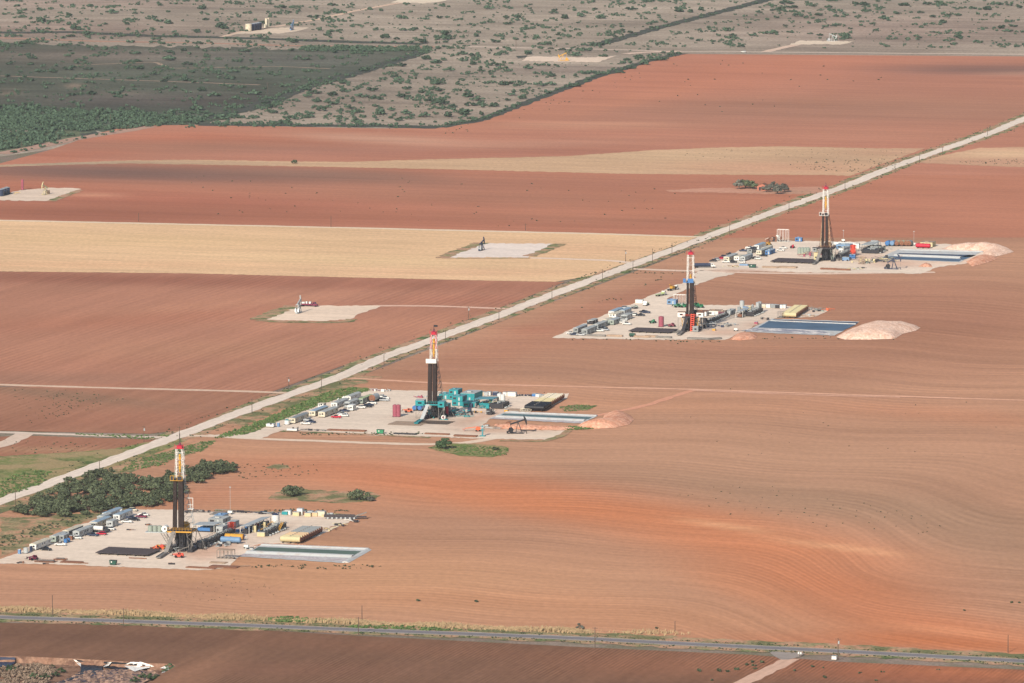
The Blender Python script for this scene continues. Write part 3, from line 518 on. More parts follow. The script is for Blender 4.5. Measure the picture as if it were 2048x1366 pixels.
# -- trailers and houses on skids
def trailer(label, u, v, L=20, W=3.5, H_=2.8, wall='light_grey', roof='roof_grey', gable=True, name='office_trailer', cat='trailer', rz=None, door=True, porch=False, ac=True, dish=False):
    t = thing(name, label, cat, u, v, None, rz); w2 = W/2; z0 = .45
    body = part('body', MB().box(-w2, w2, 0, L, z0, z0+H_), M[wall], t)
    if gable: part('roof', MB().prism([(-w2-.12,z0+H_),(0,z0+H_+.42),(w2+.12,z0+H_),(w2+.12,z0+H_-.1),(-w2-.12,z0+H_-.1)], -.15, L+.15), M[roof], t)
    else: part('roof', MB().box(-w2-.04, w2+.04, -.04, L+.04, z0+H_+.002, z0+H_+.14), M[roof], t)
    part('skid', MB().box(-w2+.2, -w2+.5, .1, L-.1, 0, z0-.003).box(w2-.5, w2-.2, .1, L-.1, 0, z0-.003).box(-w2+.25,w2-.25,.4,L-.4,.1,z0-.003), M['dark'], t)
    if door:
        for y in ([L*.3, L*.72] if L > 12 else [L*.5]):
            d = part('door', MB().box(w2+.003, w2+.06, y-.5, y+.5, z0+.05, z0+2.15), M['white'], t); part('handle', MB().box(w2+.06, w2+.1, y+.3, y+.38, z0+1.0, z0+1.15), M['dark'], d)
            part('steps', MB().box(w2+.06, w2+1.0, y-.6, y+.6, .02, z0-.01).box(w2+.9,w2+.95,y-.6,y-.55,z0,z0+1).box(w2+.9,w2+.95,y+.55,y+.6,z0,z0+1), M['steel'], t)
    ys = [L*.12, L*.45, L*.58, L*.88] if L > 12 else [L*.22, L*.8]
    for y in ys:
        wn = part('window', MB().box(w2+.003, w2+.05, y-.5, y+.5, z0+1.2, z0+2.1), M['glass'], t); part('frame', MB().box(w2+.05, w2+.07, y-.56, y+.56, z0+1.12, z0+1.2).box(w2+.05,w2+.07,y-.56,y+.56,z0+2.1,z0+2.17), M['white'], wn)
    part('window', MB().box(-.5+w2*.3, .5+w2*.3, -.05, -.003, z0+1.2, z0+2.0), M['glass'], t)
    if ac: part('air_conditioner', MB().box(-w2*.7, -w2*.7+.9, -.55, -.003, z0+1.1, z0+1.9), M['grey'], t)
    if porch: part('porch', MB().box(-w2, w2, -2.4, -.003, z0-.1, z0).box(-w2,-w2+.1,-2.4,-2.3,z0,z0+2.2).box(w2-.1,w2,-2.4,-2.3,z0,z0+2.2).box(-w2,w2,-2.45,-.003,z0+2.2,z0+2.3), M['light_grey'], t)
    if dish: part('satellite_dish', MB().cyl((0,L*.4,z0+H_),(0,L*.4,z0+H_+1),.06,5).cyl((0,L*.4,z0+H_+.9),(-.3,L*.4-.3,z0+H_+1.3),.1,10,.7), M['white'], t)
    return t
def container(label, u, v, L, W, H_, wall, roof='roof_grey', rz=None, name='equipment_house', cat='equipment house', along_x=False, stack=1):
    t = thing(name, label, cat, u, v, None, rz); lx, ly = (L, W) if along_x else (W, L)
    for k in range(stack):
        z0 = .25+k*(H_+.15)
        part('body', MB().box(-lx/2, lx/2, 0, ly, z0, z0+H_), M[wall], t)
        ribs = MB()
        for i in range(int(lx/1.2)): ribs.box(-lx/2+.5+i*1.2, -lx/2+.62+i*1.2, -.05, -.003, z0+.2, z0+H_-.2)
        for i in range(int(ly/1.2)): ribs.box(lx/2+.003, lx/2+.05, .5+i*1.2, .62+i*1.2, z0+.2, z0+H_-.2)
        part('ribs', ribs, M[wall], t)
        d = part('door', MB().box(lx*.1, lx*.1+.95, -.09, -.055, z0+.1, z0+2.1), M['light_grey'], t); part('louvre', MB().box(-lx*.38, -lx*.1, -.09, -.055, z0+.9, z0+2.0), M['dark'], t)
        part('side_door', MB().box(lx/2+.055, lx/2+.09, ly*.4, ly*.4+1, z0+.1, z0+2.1), M['dark'], t)
    part('roof', MB().box(-lx/2-.1, lx/2+.1, -.1, ly+.1, z0+H_+.003, z0+H_+.15).box(-lx*.2, lx*.1, ly*.3, ly*.45, z0+H_+.15, z0+H_+.7), M[roof], t)
    part('skid', MB().box(-lx/2+.1, lx/2-.1, .1, .35, 0, .247).box(-lx/2+.1, lx/2-.1, ly-.35, ly-.1, 0, .247), M['dark'], t)
    return t
def canopy(label, u, v, W, L, h, roof='roof_grey', stuff=('blue',), rz=None, along_x=False, name='engine_shelter', cat='shelter', n=3):
    t = thing(name, label, cat, u, v, None, rz); lx, ly = (L, W) if along_x else (W, L)
    part('roof', MB().prism([(-lx/2,h),(lx/2,h+.5),(lx/2,h+.7),(-lx/2,h+.2)], 0, ly), M[roof], t)
    for i in range(n+1):
        y = .1+(ly-.2)*i/n
        for s in (-1, 1): part('post', MB().box(s*(lx/2-.15)-.12, s*(lx/2-.15)+.12, y-.12, y+.12, 0, h+.1), M['white'], t)
    for i in range(n):
        y = ly*(i+.5)/n; c = M[stuff[i % len(stuff)]]
        e = part('engine', MB().box(-lx*.28, lx*.28, y-ly/n*.32, y+ly/n*.32, .5, 2.0).cyl((-lx*.1,y,2.0),(-lx*.1,y,2.7),.25,8), c, t)
        part('radiator', MB().box(lx*.28+.003, lx*.4, y-ly/n*.28, y+ly/n*.28, .5, 2.3), M['dark'], e)
    part('skid', MB().box(-lx/2+.2, lx/2-.2, .2, ly-.2, .05, .4), M['dark'], t)
    return t
# -- tanks
def htank(colr, L=10, r=1.5, along_x=True):
    def b(name, label, cat, u, v, group, rz, z):
        t = thing(name, label, cat, u, v, group, rz, z); zc = r+.55
        a, c = ((-L/2, 0, zc), (L/2, 0, zc)) if along_x else ((0, 0, zc), (0, L, zc))
        part('shell', MB().cyl(a, c, r, 20, cap=False), M[colr], t)
        for e, s in ((a, -1), (c, 1)):
            e = Vector(e); d = Vector((s, 0, 0)) if along_x else Vector((0, s, 0)); part('end_cap', MB().cyl(e, e+d*.35, r, 20, r*.7), M['rust' if colr not in ('steel_blue','red','navy','blue','black') else colr], t)
        sk = MB()
        for f_ in (.12, .5, .88):
            if along_x: sk.box(-L/2+L*f_-.2, -L/2+L*f_+.2, -r*.8, r*.8, 0, .62)
            else: sk.box(-r*.8, r*.8, L*f_-.2, L*f_+.2, 0, .62)
        part('saddle', sk, M['dark'], t); c0 = (Vector(a)+Vector(c))/2
        part('manhole', MB().cyl(c0+Vector((0,0,r-.05)), c0+Vector((0,0,r+.3)), .35, 8), M['steel'], t)
        return t
    return b
def vtank(colr, r=1.2, h=7, cone=.6, top=None):
    def b(name, label, cat, u, v, group, rz, z):
        t = thing(name, label, cat, u, v, group, rz, z)
        part('shell', MB().cyl((0,0,.25), (0,0,h), r, 18), M[colr], t); part('top', MB().cyl((0,0,h+.003), (0,0,h+cone), r, 18, r*.25), M[top or colr], t)
        part('base_frame', MB().box(-r,r,-r,r,0,.24), M['dark'], t)
        ld = MB().box(r+.1,r+.16,-.3,-.22,.3,h+.6).box(r+.1,r+.16,.22,.3,.3,h+.6)
        for i in range(int(h/.8)): ld.box(r+.1, r+.16, -.22, .22, .6+i*.8, .68+i*.8)
        part('ladder', ld, M['steel'], t)
        return t
    return b
# -- small equipment
def toilet(colr):
    def b(name, label, cat, u, v, group, rz, z):
        t = thing(name, label, cat, u, v, group, rz, z)
        part('cabin', MB().box(-.65,.65,-.65,.65,.1,2.2), M[colr], t); part('roof', MB().prism([(-.7,2.2),(0,2.45),(.7,2.2)], -.7, .7), M['white'], t); d = part('door', MB().box(-.45,.45,-.7,-.653,.15,2.0), M['steel_blue'], t); part('handle', MB().box(.28,.36,-.76,-.7,1,1.15), M['dark'], d)
        return t
    return b
def skip(label, u, v, L=3.6, colr='dark_green'):
    t = thing('waste_skip', label, 'skip', u, v)
    part('hopper', MB().prism([(-L/2+.3,.3),(-L/2,2.3),(L/2,2.3),(L/2-.3,.3)], -1.0, 1.0), M[colr], t); part('lid', MB().box(-L/2-.05, L/2+.05, -1.05, 1.05, 2.303, 2.4), M['dark'], t)
    part('notice', MB().box(-.9,-.35,-1.03,-1.003,1.2,1.9), M['white'], t); part('runner', MB().box(-L/2+.3,L/2-.3,-.9,-.6,0,.297).box(-L/2+.3,L/2-.3,.6,.9,0,.297), M['dark'], t)
    part('outlet', MB().cyl((L/2-.2,0,.9),(L/2+1.0,0,.7),.25,8), M['steel'], t)
def rackof(label, u, v, L=27, W=12, n=36, colr='pipe', bays=3, r=.16, h=.9, name='pipe_rack', skew=0):
    t = thing(name, label, 'pipe rack', u, v)
    for k in range(bays):
        mb = MB(); x0 = -L/2+k*L/bays; x1 = x0+L/bays-.35
        for i in range(n):
            y = -W/2+W*(i+.5)/n; e = R3(-.25, .25); mb.cyl((x0+e,y,h+R3(0,.04)), (x1+e,y,h+R3(0,.04)), W/n*.47, 6)
        part('pipe_layer', mb, M[colr], t)
    sk = MB()
    for k in range(bays*2): x = -L/2+(k+.5)*L/bays/2; sk.box(x-.15,x+.15,-W/2,W/2,.02,h-.2)
    part('support', sk, M['dark'], t); return t
def mats(label, u, v, L=10, W=3, colr='wood', h=.45, name='timber_mat', rz=None, n=8, cat='timber mat'):
    t = thing(name, label, cat, u, v, None, rz); mb = MB()
    for i in range(n): y = -W/2+W*(i+.5)/n; mb.box(-L/2+R3(-.4,.4), L/2+R3(-.4,.4), y-W/n*.46, y+W/n*.46, .1, h+R3(-.08,.08))
    part('planks', mb, M[colr], t); part('bearer', MB().box(-L/2+1,-L/2+1.3,-W/2,W/2,0,.098).box(L/2-1.3,L/2-1,-W/2,W/2,0,.098), M['dark'], t); return t
def frame_rack(label, u, v, L=8, W=3, H_=1.2, colr='rust', name='steel_frame', rz=None, roof=False, cat='steel frame'):
    t = thing(name, label, cat, u, v, None, rz); mb = MB(); w_ = .22
    for y in (-W/2, W/2):
        for z_ in (.2, H_): mb.bar((-L/2,y,z_), (L/2,y,z_), w_)
    for i in range(5):
        x = -L/2+L*i/4
        for y in (-W/2, W/2): mb.bar((x,y,0), (x,y,H_), w_)
        mb.bar((x,-W/2,.2), (x,W/2,.2), w_)
    part('frame', mb, M[colr], t)
    if roof: part('deck', MB().box(-L/2-.1, L/2+.1, -W/2-.1, W/2+.1, H_+.15, H_+.3), M['wood'], t)
    else: part('load', MB().box(-L/2+.6, L/2-1, -W/2+.3, W/2-.5, .35, .7).cyl((-L/2+1,0,.95),(L/2-1,0,.95),.18,6), M['steel'], t)
    return t
def telehandler(colr):
    def b(name, label, cat, u, v, group, rz, z):
        t = thing(name, label, cat, u, v, group, rz, z)
        part('chassis', MB().box(-2.2,2.2,-.9,.9,.6,1.3).prism([(.9,1.3),(2.2,1.3),(2.2,1.8),(.9,2.0)], .1, .95), M[colr], t)
        c = part('cab', MB().prism([(-.7,1.3),(-.5,2.6),(.6,2.6),(.8,1.3)], -.95, -.05), M[colr], t); part('window', MB().prism([(-.5,1.7),(-.4,2.45),(.45,2.45),(.6,1.7)], -.99, -.953), M['glass'], c)
        part('boom', MB().cyl((2.0,.45,2.1), (-3.6,.45,1.5), .26, 6), M[colr], t); part('fork', MB().box(-4.8,-3.5,.0,.15,.9,1.0).box(-4.8,-3.5,.75,.9,.9,1.0).box(-3.6,-3.45,-.1,1.0,.8,1.9), M['dark'], t)
        for x in (-1.5, 1.5):
            for s in (-1, 1): part('wheel', MB().cyl((x, s*.8, .65), (x, s*1.2, .65), .65, 10), M['rubber'], t)
        return t
    return b
def lifter(label, u, v, colr='orange', rz=None):
    t = thing('boom_lift', label, 'boom lift', u, v, None, rz)
    part('chassis', MB().box(-1.4,1.4,-1.1,1.1,.6,1.5).prism([(-1.2,1.5),(1.6,1.5),(1.4,2.6),(-.6,2.7)], -.9, .9), M[colr], t); part('boom', MB().bar((0,0,2.6), (-7.5,0,1.7), .35), M['orange'], t); part('basket', MB().box(-8.6,-7.4,-.8,.8,.9,1.0).box(-8.6,-8.5,-.8,.8,1,2).box(-7.5,-7.4,-.8,.8,1,2), M['orange_red'], t)
    for x in (-1, 1):
        for s in (-1, 1): part('wheel', MB().cyl((x, s*.95, .5), (x, s*1.3, .5), .5, 10), M['rubber'], t)
def crate(colr, sx, sy, h):
    def b(name, label, cat, u, v, group, rz, z):
        t = thing(name, label, cat, u, v, group, rz, z)
        part('body', MB().box(-sx/2,sx/2,-sy/2,sy/2,.15,h), M[colr], t); part('lid', MB().box(-sx/2-.05,sx/2+.05,-sy/2-.05,sy/2+.05,h+.003,h+.12), M['light_grey'], t); part('pallet', MB().box(-sx/2,sx/2,-sy/2,sy/2,0,.147), M['wood'], t); return t
    return b
def light_tower(label, u, v, h=9):
    t = thing('light_tower', label, 'light tower', u, v)
    part('generator', MB().box(-1.2,1.2,-.7,.7,.5,1.8), M['white'], t); part('mast', MB().cyl((0,0,1.8),(0,0,h),.08,6), M['light_grey'], t); part('lamp_head', MB().box(-.5,.5,-.15,.1,h,h+.35), M['light_grey'], t)
    for s in (-1, 1): part('wheel', MB().cyl((s*.9,-.8,.4),(s*.9,-.6,.4),.4,8), M['rubber'], t)
def pile(label, u, v, L=8, W=3, colrs=('rust','wood','steel'), n=14, h=1.2, name='scrap_pile', cat='scrap pile', rz=None):
    t = thing(name, label, cat, u, v, None, rz)
    for i in range(n):
        x, y = R3(-L/2,L/2), R3(-W/2,W/2); q = random.random(); m = M[colrs[i % len(colrs)]]
        if q < .5: a = R3(-.6,.6); l_ = R3(1,L*.22); part('beam', MB().bar((x-l_*math.cos(a),y-l_*math.sin(a),R3(.2,h)), (x+l_*math.cos(a),y+l_*math.sin(a),R3(.2,h)), R3(.15,.3)), m, t)
        elif q < .8: s_ = R3(.4,1.1); part('box', MB().box(x-s_,x+s_,y-s_*.7,y+s_*.7,0,R3(.5,h*1.2)), m, t)
        else: part('drum', MB().cyl((x,y,.5),(x,y+R3(.5,1.5),.5),R3(.3,.55),8), m, t)
    return t
# -- pumpjacks
def pumpjack(label, u, v, colr, s=1.0, rz=0, tilt=.2, cw='dark'):
    t = thing('pumpjack', label, 'pumpjack', u, v, None, rz); m = M[colr]; c = M[cw]
    part('base_skid', MB().box(-4.5,4.5,-.9,-.55,0,.45).box(-4.5,4.5,.55,.9,0,.45).box(-4.5,-4.1,-.55,.55,0,.4).box(4.1,4.5,-.55,.55,0,.4), m, t)
    pv = Vector((1.2, 0, 6.4)); post = MB()
    for y in (-.95, .95): post.bar((3.6,y,.4), pv+Vector((.1,y*.2,0)), .38); post.bar((-.1,y,.4), pv+Vector((-.1,y*.2,0)), .34)
    post.bar((3.0,-.8,2.4),(3.0,.8,2.4),.2); post.bar((.3,-.8,2.4),(.3,.8,2.4),.2)
    part('samson_post', post, m, t)
    d = Vector((math.cos(tilt),0,math.sin(tilt))); n_ = Vector((-d.z,0,d.x)); top = pv+n_*.45
    a = top-d*4.4; b = top+d*4.0; wb = MB(); wb.add([a+Vector((0,y,0))+n_*h for h in (-.42,.42) for y in (-.3,.3)]+[b+Vector((0,y,0))+n_*h for h in (-.42,.42) for y in (-.3,.3)], [(0,1,3,2),(4,6,7,5),(0,4,5,1),(1,5,7,3),(3,7,6,2),(2,6,4,0)])
    part('walking_beam', wb, m, t)
    hh = MB(); prof = []
    for k in range(7):
        an = math.radians(-38+76*k/6); q = pv+(d*math.cos(an)+n_*math.sin(an))*5.2; prof.append((q.x, q.z))
    q1 = b+n_*.9; q0 = b-n_*.5; prof += [(q1.x,q1.z),(q0.x,q0.z)]
    hh.prism(prof, -.36, .36); part('horse_head', hh, m, t)
    part('pitman_arm', MB().bar((a.x,-.8,a.z),(-2.6,-.9,2.6),.22).bar((a.x,.8,a.z),(-2.6,.9,2.6),.22).bar((a.x,-.9,a.z),(a.x,.9,a.z),.4), m, t)
    part('counterweight', MB().prism([(-4.6,1.0),(-4.0,3.2),(-2.4,3.6),(-1.3,2.4),(-1.9,.9)], -1.15,-.75).prism([(-4.6,1.0),(-4.0,3.2),(-2.4,3.6),(-1.3,2.4),(-1.9,.9)], .75,1.15), c, t)
    part('gearbox', MB().box(-3.4,-1.6,-.7,.7,.45,2.6), c, t); part('motor', MB().box(-5.4,-4.5,-.6,.6,.2,1.5), m, t)
    ex = pv+d*5.15; part('polished_rod', MB().cyl((ex.x,0,ex.z-1.5),(ex.x,0,1.4),.07,5), M['steel'], t); part('wellhead', MB().cyl((ex.x,0,0),(ex.x,0,1.4),.22,8).box(ex.x-.5,ex.x+.5,-.15,.15,.8,1.0), m, t)
    t.scale = (s,s,s); return t
def pole(label, u, v, h, arm=True, box=False, group=None, z=.2):
    t = thing('utility_pole', label, 'utility pole', u, v, group, None, z)
    part('pole', MB().cyl((0,0,0), (0,0,h), .21, 6, .15), M['pole_wood'], t)
    if arm: part('crossarm', MB().box(-1.3,1.3,-.12,.05,h-.6,h-.42), M['pole_wood'], t)
    if box:
        part('transformer', MB().cyl((.4,-.3,h-2.6),(.4,-.3,h-1.3),.4,8), M['light_grey'], t)
    return t
# ---------------------------------------------------------------- drilling rigs
def rig(label, u, v, c):
    t = thing('drilling_rig', label, 'drilling rig', u, v, None, c.get('rz', -G*.6))
    zf = c['floor']; zb = c['board']; zt = c['top']; mw = c['mw']/2; fx0, fx1 = c['fx']; m = M[c['mast']]; lo = M[c.get('low','dark')]; sub = M[c.get('sub','steel')]
    zs = c.get('split', zb)                                   # above this height the mast is painted
    # substructure
    for x in (fx0+1, fx1-1):
        for y in (-4.5, 4.5):
            g = MB(); 
            for dx in (-.8, .8): g.bar((x+dx*2,y,zf-.4), (x+dx*.5,y,.3), .26)
            for k in range(4): z1 = zf-.4-(zf-.7)*k/4; z2 = zf-.4-(zf-.7)*(k+1)/4; w1 = 1.6-1.2*k/4; w2_ = 1.6-1.2*(k+1)/4; s = 1 if k % 2 else -1; g.bar((x-s*w1,y,z1),(x+s*w2_,y,z2),.14)
            part('substructure_leg', g, sub, t)
    [part('base_box', MB().box(xa,xb,-6,7,0,1.3), lo, t) for xa, xb in ((fx0-.6,fx0+2),(fx1-2,fx1+.6))]
    part('wellhead_equipment', MB().cyl((0,0,0),(0,0,zf-.5),.8,8).box(-1.4,1.4,-1.2,1.2,1.5,3.6).box(-1.1,1.1,-1,1,4.4,6).box(fx0+2.4,fx1-2.2,3,6,0,zf-.6), M['black'], t)
    part('drill_floor', MB().box(fx0,fx1,-5.5,6.5,zf-.8,zf), lo, t)
    part('floor_skirt', MB().box(fx0-.05,fx1+.05,-5.62,-5.503,zf-.8,zf-.1).box(fx1+.003,fx1+.1,-5.5,6.5,zf-.8,zf-.1), M[c['skirt']], t)
    rl = MB()
    for zz in (1.0, 1.6): rl.bar((fx0,-5.5,zf+zz),(fx1,-5.5,zf+zz),.1); rl.bar((fx1,-5.5,zf+zz),(fx1,6.5,zf+zz),.1)
    for k in range(9): x = fx0+(fx1-fx0)*k/8; rl.bar((x,-5.5,zf),(x,-5.5,zf+1.6),.1)
    part('railing', rl, M[c.get('rail','yellow')], t)
    # mast
    fl = c.get('flare', (0, 2.5)); yf, yb = -1.6, 1.4
    def leg(x0, y0, x1, y1, za, zb_, mm, wd=.55):
        g = MB(); n = max(2, int((zb_-za)/2.6)); o = .42
        for dx in (-o, o):
            g.bar((x0+dx,y0,za), (x1+dx,y1,zb_), .19)
        for k in range(n):
            f0, f1 = k/n, (k+1)/n; s = o if k % 2 else -o
            g.bar((x0+(x1-x0)*f0-s, y0+(y1-y0)*f0, za+(zb_-za)*f0), (x0+(x1-x0)*f1+s, y0+(y1-y0)*f1, za+(zb_-za)*f1), .15)
        return part('mast_leg', g, mm, t)
    for s in (-1, 1):
        bx = s*mw*c.get('basew', 1.0); f_ = fl[0] if s < 0 else fl[1]
        mid = lambda z_: bx+(s*mw-bx)*min(1, (z_-zf)/(zb-zf))
        leg(bx, yf, s*mw*.98, yf, zf, zs, M[c.get('lowmast', 'dark')]); leg(s*mw*.98, yf, s*mw*.8, yf, zs, zt-3, m)
        if c.get('mid2'): leg(s*mw*.82, yf-.06, s*mw*.8, yf-.06, c['mid2'], zt-3, M[c['mid2c']])
        if f_: leg(bx+s*f_, 6, s*mw, yb, zf, zs, M[c.get('backleg','steel')])
        leg(s*mw, yb, s*mw*.8, yb, zs, zt-3, m)
    br = MB(); n = int((zt-3-zs)/3)
    for k in range(n):
        z1 = zs+(zt-3-zs)*k/n; z2 = zs+(zt-3-zs)*(k+1)/n; w1 = mw*(.98-.18*k/n)
        br.bar((w1,yf,z1),(w1,yb,z2),.14); br.bar((-w1,yf,z1),(-w1,yb,z2),.14); br.bar((-w1,yb,z1),(w1,yb,z1),.16)
        if k % 2: br.bar((-w1,yb,z1),(w1,yb,z2),.12)
    br.bar((-mw,yf,zt-5),(mw*.8,yf,zt-5),.22)
    part('mast_bracing', br, m, t)
    b2 = MB(); n = 8; ex = mw*c.get('basew',1.0)+fl[1]
    for k in range(n):
        z1 = zf+(zs-zf)*k/n; z2 = zf+(zs-zf)*(k+1)/n; q = lambda z_: (ex+(mw-ex)*(z_-zf)/(zs-zf), 6+(yb-6)*(z_-zf)/(zs-zf)); a = q(z1); b_ = q(z2)
        s = mw*c.get('basew',1.0)
        b2.bar((s,yf,z1),(b_[0],b_[1],z2),.16); b2.bar((s,yf,z2),(b_[0],b_[1],z2),.16); b2.bar((-a[0] if fl[0] else -mw,a[1],z1),(b_[0],b_[1],z2),.14)
    part('rear_bracing', b2, M[c.get('backleg','steel')], t)
    cr = part('crown_block', MB().box(-mw*1.02,mw*1.02,yf-.3,yb+.3,zt-3,zt-2.7).box(-mw*.72,mw*.72,yf,yb,zt-2.7,zt-1.3), M[c['crown']], t)
    part('sheave', MB().cyl((-.5,0,zt-.9),(.5,0,zt-.9),.7,12), M['maroon'], cr); part('crown_rail', MB().bar((-mw*1.2,yf-.3,zt-1.4),(mw*1.2,yf-.3,zt-1.4),.16).bar((-mw*1.2,yf-.3,zt-3),(-mw*1.2,yf-.3,zt-.6),.16).bar((mw*1.2,yf-.3,zt-3),(mw*1.2,yf-.3,zt-.6),.16), M[c['crown']], cr)
    part('antenna', MB().cyl((0,0,zt),(0,0,zt+c.get('ant',5)),.13,5), M['dark'], t)
    if c.get('flag'): part('flag', MB().box(0,2.2,-.03,.03,zt+c['ant']-1.2,zt+c['ant']), M['black'], t)
    # travelling block and top drive hanging in the mast
    zq = c.get('block', zt-10)
    part('travelling_block', MB().cyl((-.4,-.1,zq+1.4),(.4,-.1,zq+1.4),.8,12).box(-.55,.55,-.5,.4,zq-.6,zq+1.5), M['yellow'], t)
    part('top_drive', MB().box(-.5,.5,-.8,.4,zq-c.get('tdl',4),zq-1.1).box(-.2,.85,-.8,.2,zq-c.get('tdl',4)*.7,zq-c.get('tdl',4)*.5).cyl((0,-.2,zq-c.get('tdl',4)-1.5),(0,-.2,zq-c.get('tdl',4)),.35,8), M['yellow' if c.get('tdy', 1) else 'dark'], t)
    part('drilling_line', MB().cyl((-.5,-.1,zq+2),(-.5,0,zt-2.8),.06,4).cyl((.5,-.1,zq+2),(.5,0,zt-2.8),.06,4), M['black'], t)
    # racking board and the pipe stands leaning on it
    bw = c.get('bw', mw+1.1); g = MB().box(-bw-1.0,bw-.6,-5.0,-1.8,zb-.25,zb)
    bd = part('racking_board', g, M[c['boardc']], t)
    if c['boardtype'] == 'solid': part('windwall', MB().box(-bw-1.02,bw-.58,-5.1,-5.003,zb-.3,zb+2.2).box(-bw-1.12,-bw-1.003,-5,-1.8,zb-.3,zb+2.2).box(bw-.597,bw-.48,-5,-1.8,zb-.3,zb+2.2), M[c['boardc']], bd)
    elif c['boardtype'] == 'two': [part('windwall', MB().box(xa,xb,-5.1,-5.003,zb-.3,zb+2.4), M[c['boardc']], bd) for xa, xb in ((-bw-1.02,-bw+.7),(-bw+1.9,bw-.58))]
    else:
        g = MB()
        for x in (-bw-1.0, -bw+.6, -bw/2+1.0, bw-.7): g.bar((x,-5,zb-.2),(x,-5,zb+2.3),.2)
        g.bar((-bw-1,-5,zb+2.3),(bw-.7,-5,zb+2.3),.2); g.bar((-bw-1,-5,zb-.1),(bw-.7,-5,zb-.1),.22); part('windwall_frame', g, M[c['boardc']], bd); [part('windwall', MB().box(xa,xb,-4.9,-4.8,zb+.2,zb+2.0), M['dark'], bd) for xa, xb in ((-bw-.8,-bw+.4),(-bw/2+1.3,bw-1.0))]
    for x0, x1, nx in c['stands']:
        g = MB()
        for i in range(nx):
            for j in range(4):
                x = x0+(x1-x0)*i/(nx-1); y = -4.6+j*.75; g.cyl((x*1.12+R3(-.08,.08),y,zf), (x*.92,y,zb+R3(.3,1.4)), .115, 5, cap=False)
        part('pipe_stand_bundle', g, M[c.get('pipec','brown_pipe')], t)
    # ramp and catwalk
    rx = c['ramp']; part('ramp', MB().add([(rx-1,-5.6,zf-.2),(rx+1,-5.6,zf-.2),(rx-1+c['rdx'],-13,.8),(rx+1+c['rdx'],-13,.8),(rx-1,-5.6,zf-.6),(rx+1,-5.6,zf-.6),(rx-1+c['rdx'],-13,.4),(rx+1+c['rdx'],-13,.4)], [(0,1,3,2),(4,6,7,5),(0,2,6,4),(1,5,7,3),(2,3,7,6),(0,4,5,1)]), M[c.get('rampc','steel')], t)
    part('catwalk', MB().box(rx+c['rdx']-1,rx+c['rdx']+1,-30,-13.1,.5,.9).box(rx+c['rdx']-1.2,rx+c['rdx']-1.05,-30,-13.1,.5,1.2).box(rx+c['rdx']+1.05,rx+c['rdx']+1.2,-30,-13.1,.5,1.2), M[c.get('catc','steel')], t)
    part('drawworks', MB().box(-1.5,3.5,3.4,6.2,zf+.003,zf+2.6).cyl((-1,4.5,zf+2.4),(3,4.5,zf+2.4),1.1,10), M[c.get('dwc','yellow')], t)
    st = MB()
    for k in range(12): f_ = k/12; st.box(fx1+.4+f_*4.5,fx1+.75+f_*4.5,5,6.2,zf*(1-f_)-.2,zf*(1-f_))
    st.bar((fx1+.3,5,zf),(fx1+5,5,.4),.15).bar((fx1+.3,6.2,zf),(fx1+5,6.2,.4),.15); part('stair', st, M['steel'], t)
    hs = MB()
    for k in range(9): y = R3(-5,-3.5); x = R3(fx0+2,fx1-1); hs.cyl((x,y,zf-.8),(x+R3(-1,1),y-R3(0,1),R3(.3,3)),.16,5)
    part('hose', hs, M['dark'], t)
    for q in c.get('houses', []):
        nm, (x0,x1,y0,y1,z0,z1), cc, rc = q; h_ = part(nm, MB().box(x0,x1,y0,y1,z0,z1), M[cc], t); part('roof', MB().box(x0-.1,x1+.1,y0-.1,y1+.1,z1+.003,z1+.15), M[rc], h_); part('window', MB().box(x0+(x1-x0)*.3,x0+(x1-x0)*.7,y0-.05,y0-.003,z0+1.2,z0+2.1), M['glass'], h_); part('window', MB().box(x1+.003,x1+.05,y0+.6,y0+2,z0+1,z0+2), M['glass'], h_)
        if z0 > 2: part('house_leg', MB().bar((x0+.3,y0+.5,0),(x0+.3,y0+.5,z0),.25).bar((x1-.3,y0+.5,0),(x1-.3,y0+.5,z0),.25).bar((x0+.3,y0+.5,.4),(x1-.3,y0+.5,z0),.16), M['steel'], t)
    return t
r1 = rig('nearest drilling rig, white upper mast with red crown and yellow framed racking board', 361, 1101, dict(floor=10.6, board=36.0, top=54.5, mw=3.7, fx=(-5.5,6.8), mast='white', lowmast='dark', backleg='light_grey', crown='red', skirt='yellow', boardc='yellow', boardtype='frame', stands=[(-2.5,-1.1,5),(.1,2.3,8)], ramp=-2.2, rdx=-2.4, block=46.5, tdl=5.5, ant=4.5, flare=(0,4.2), sub='steel', bw=2.9))
# cantilevered tank deck on the left of the floor
part('tank_deck', MB().box(-17,-5.55,-5,0,9.3,9.7), M['light_grey'], r1); g = MB()
for x in (-9, -7.5): g.bar((x,-4.8,9.3),(x+5,-4.8,1.5),.3); g.bar((x,-.3,9.3),(x+5,-.3,1.5),.3)
for k in range(6): g.bar((-9+5*k/6,-4.8,9.3-7.8*k/6),(-7.5+5*k/6,-4.8,9.3-7.8*k/6),.16)
part('deck_brace', g, M['steel'], r1)
for x in (-14.8, -12.4, -10.0): part('deck_tank', MB().cyl((x,-2.5,9.72),(x,-2.5,12.6),1.15,12,cap=True), M['sage'], r1)
d_ = part('accumulator_drum', MB().cyl((-7.2,-4.6,11.4),(-7.2,-.5,11.4),1.6,16), M['white'], r1); part('drum_port', MB().cyl((-6.9,-4.75,11.4),(-6.9,-4.603,11.4),.45,10), M['dark'], d_)
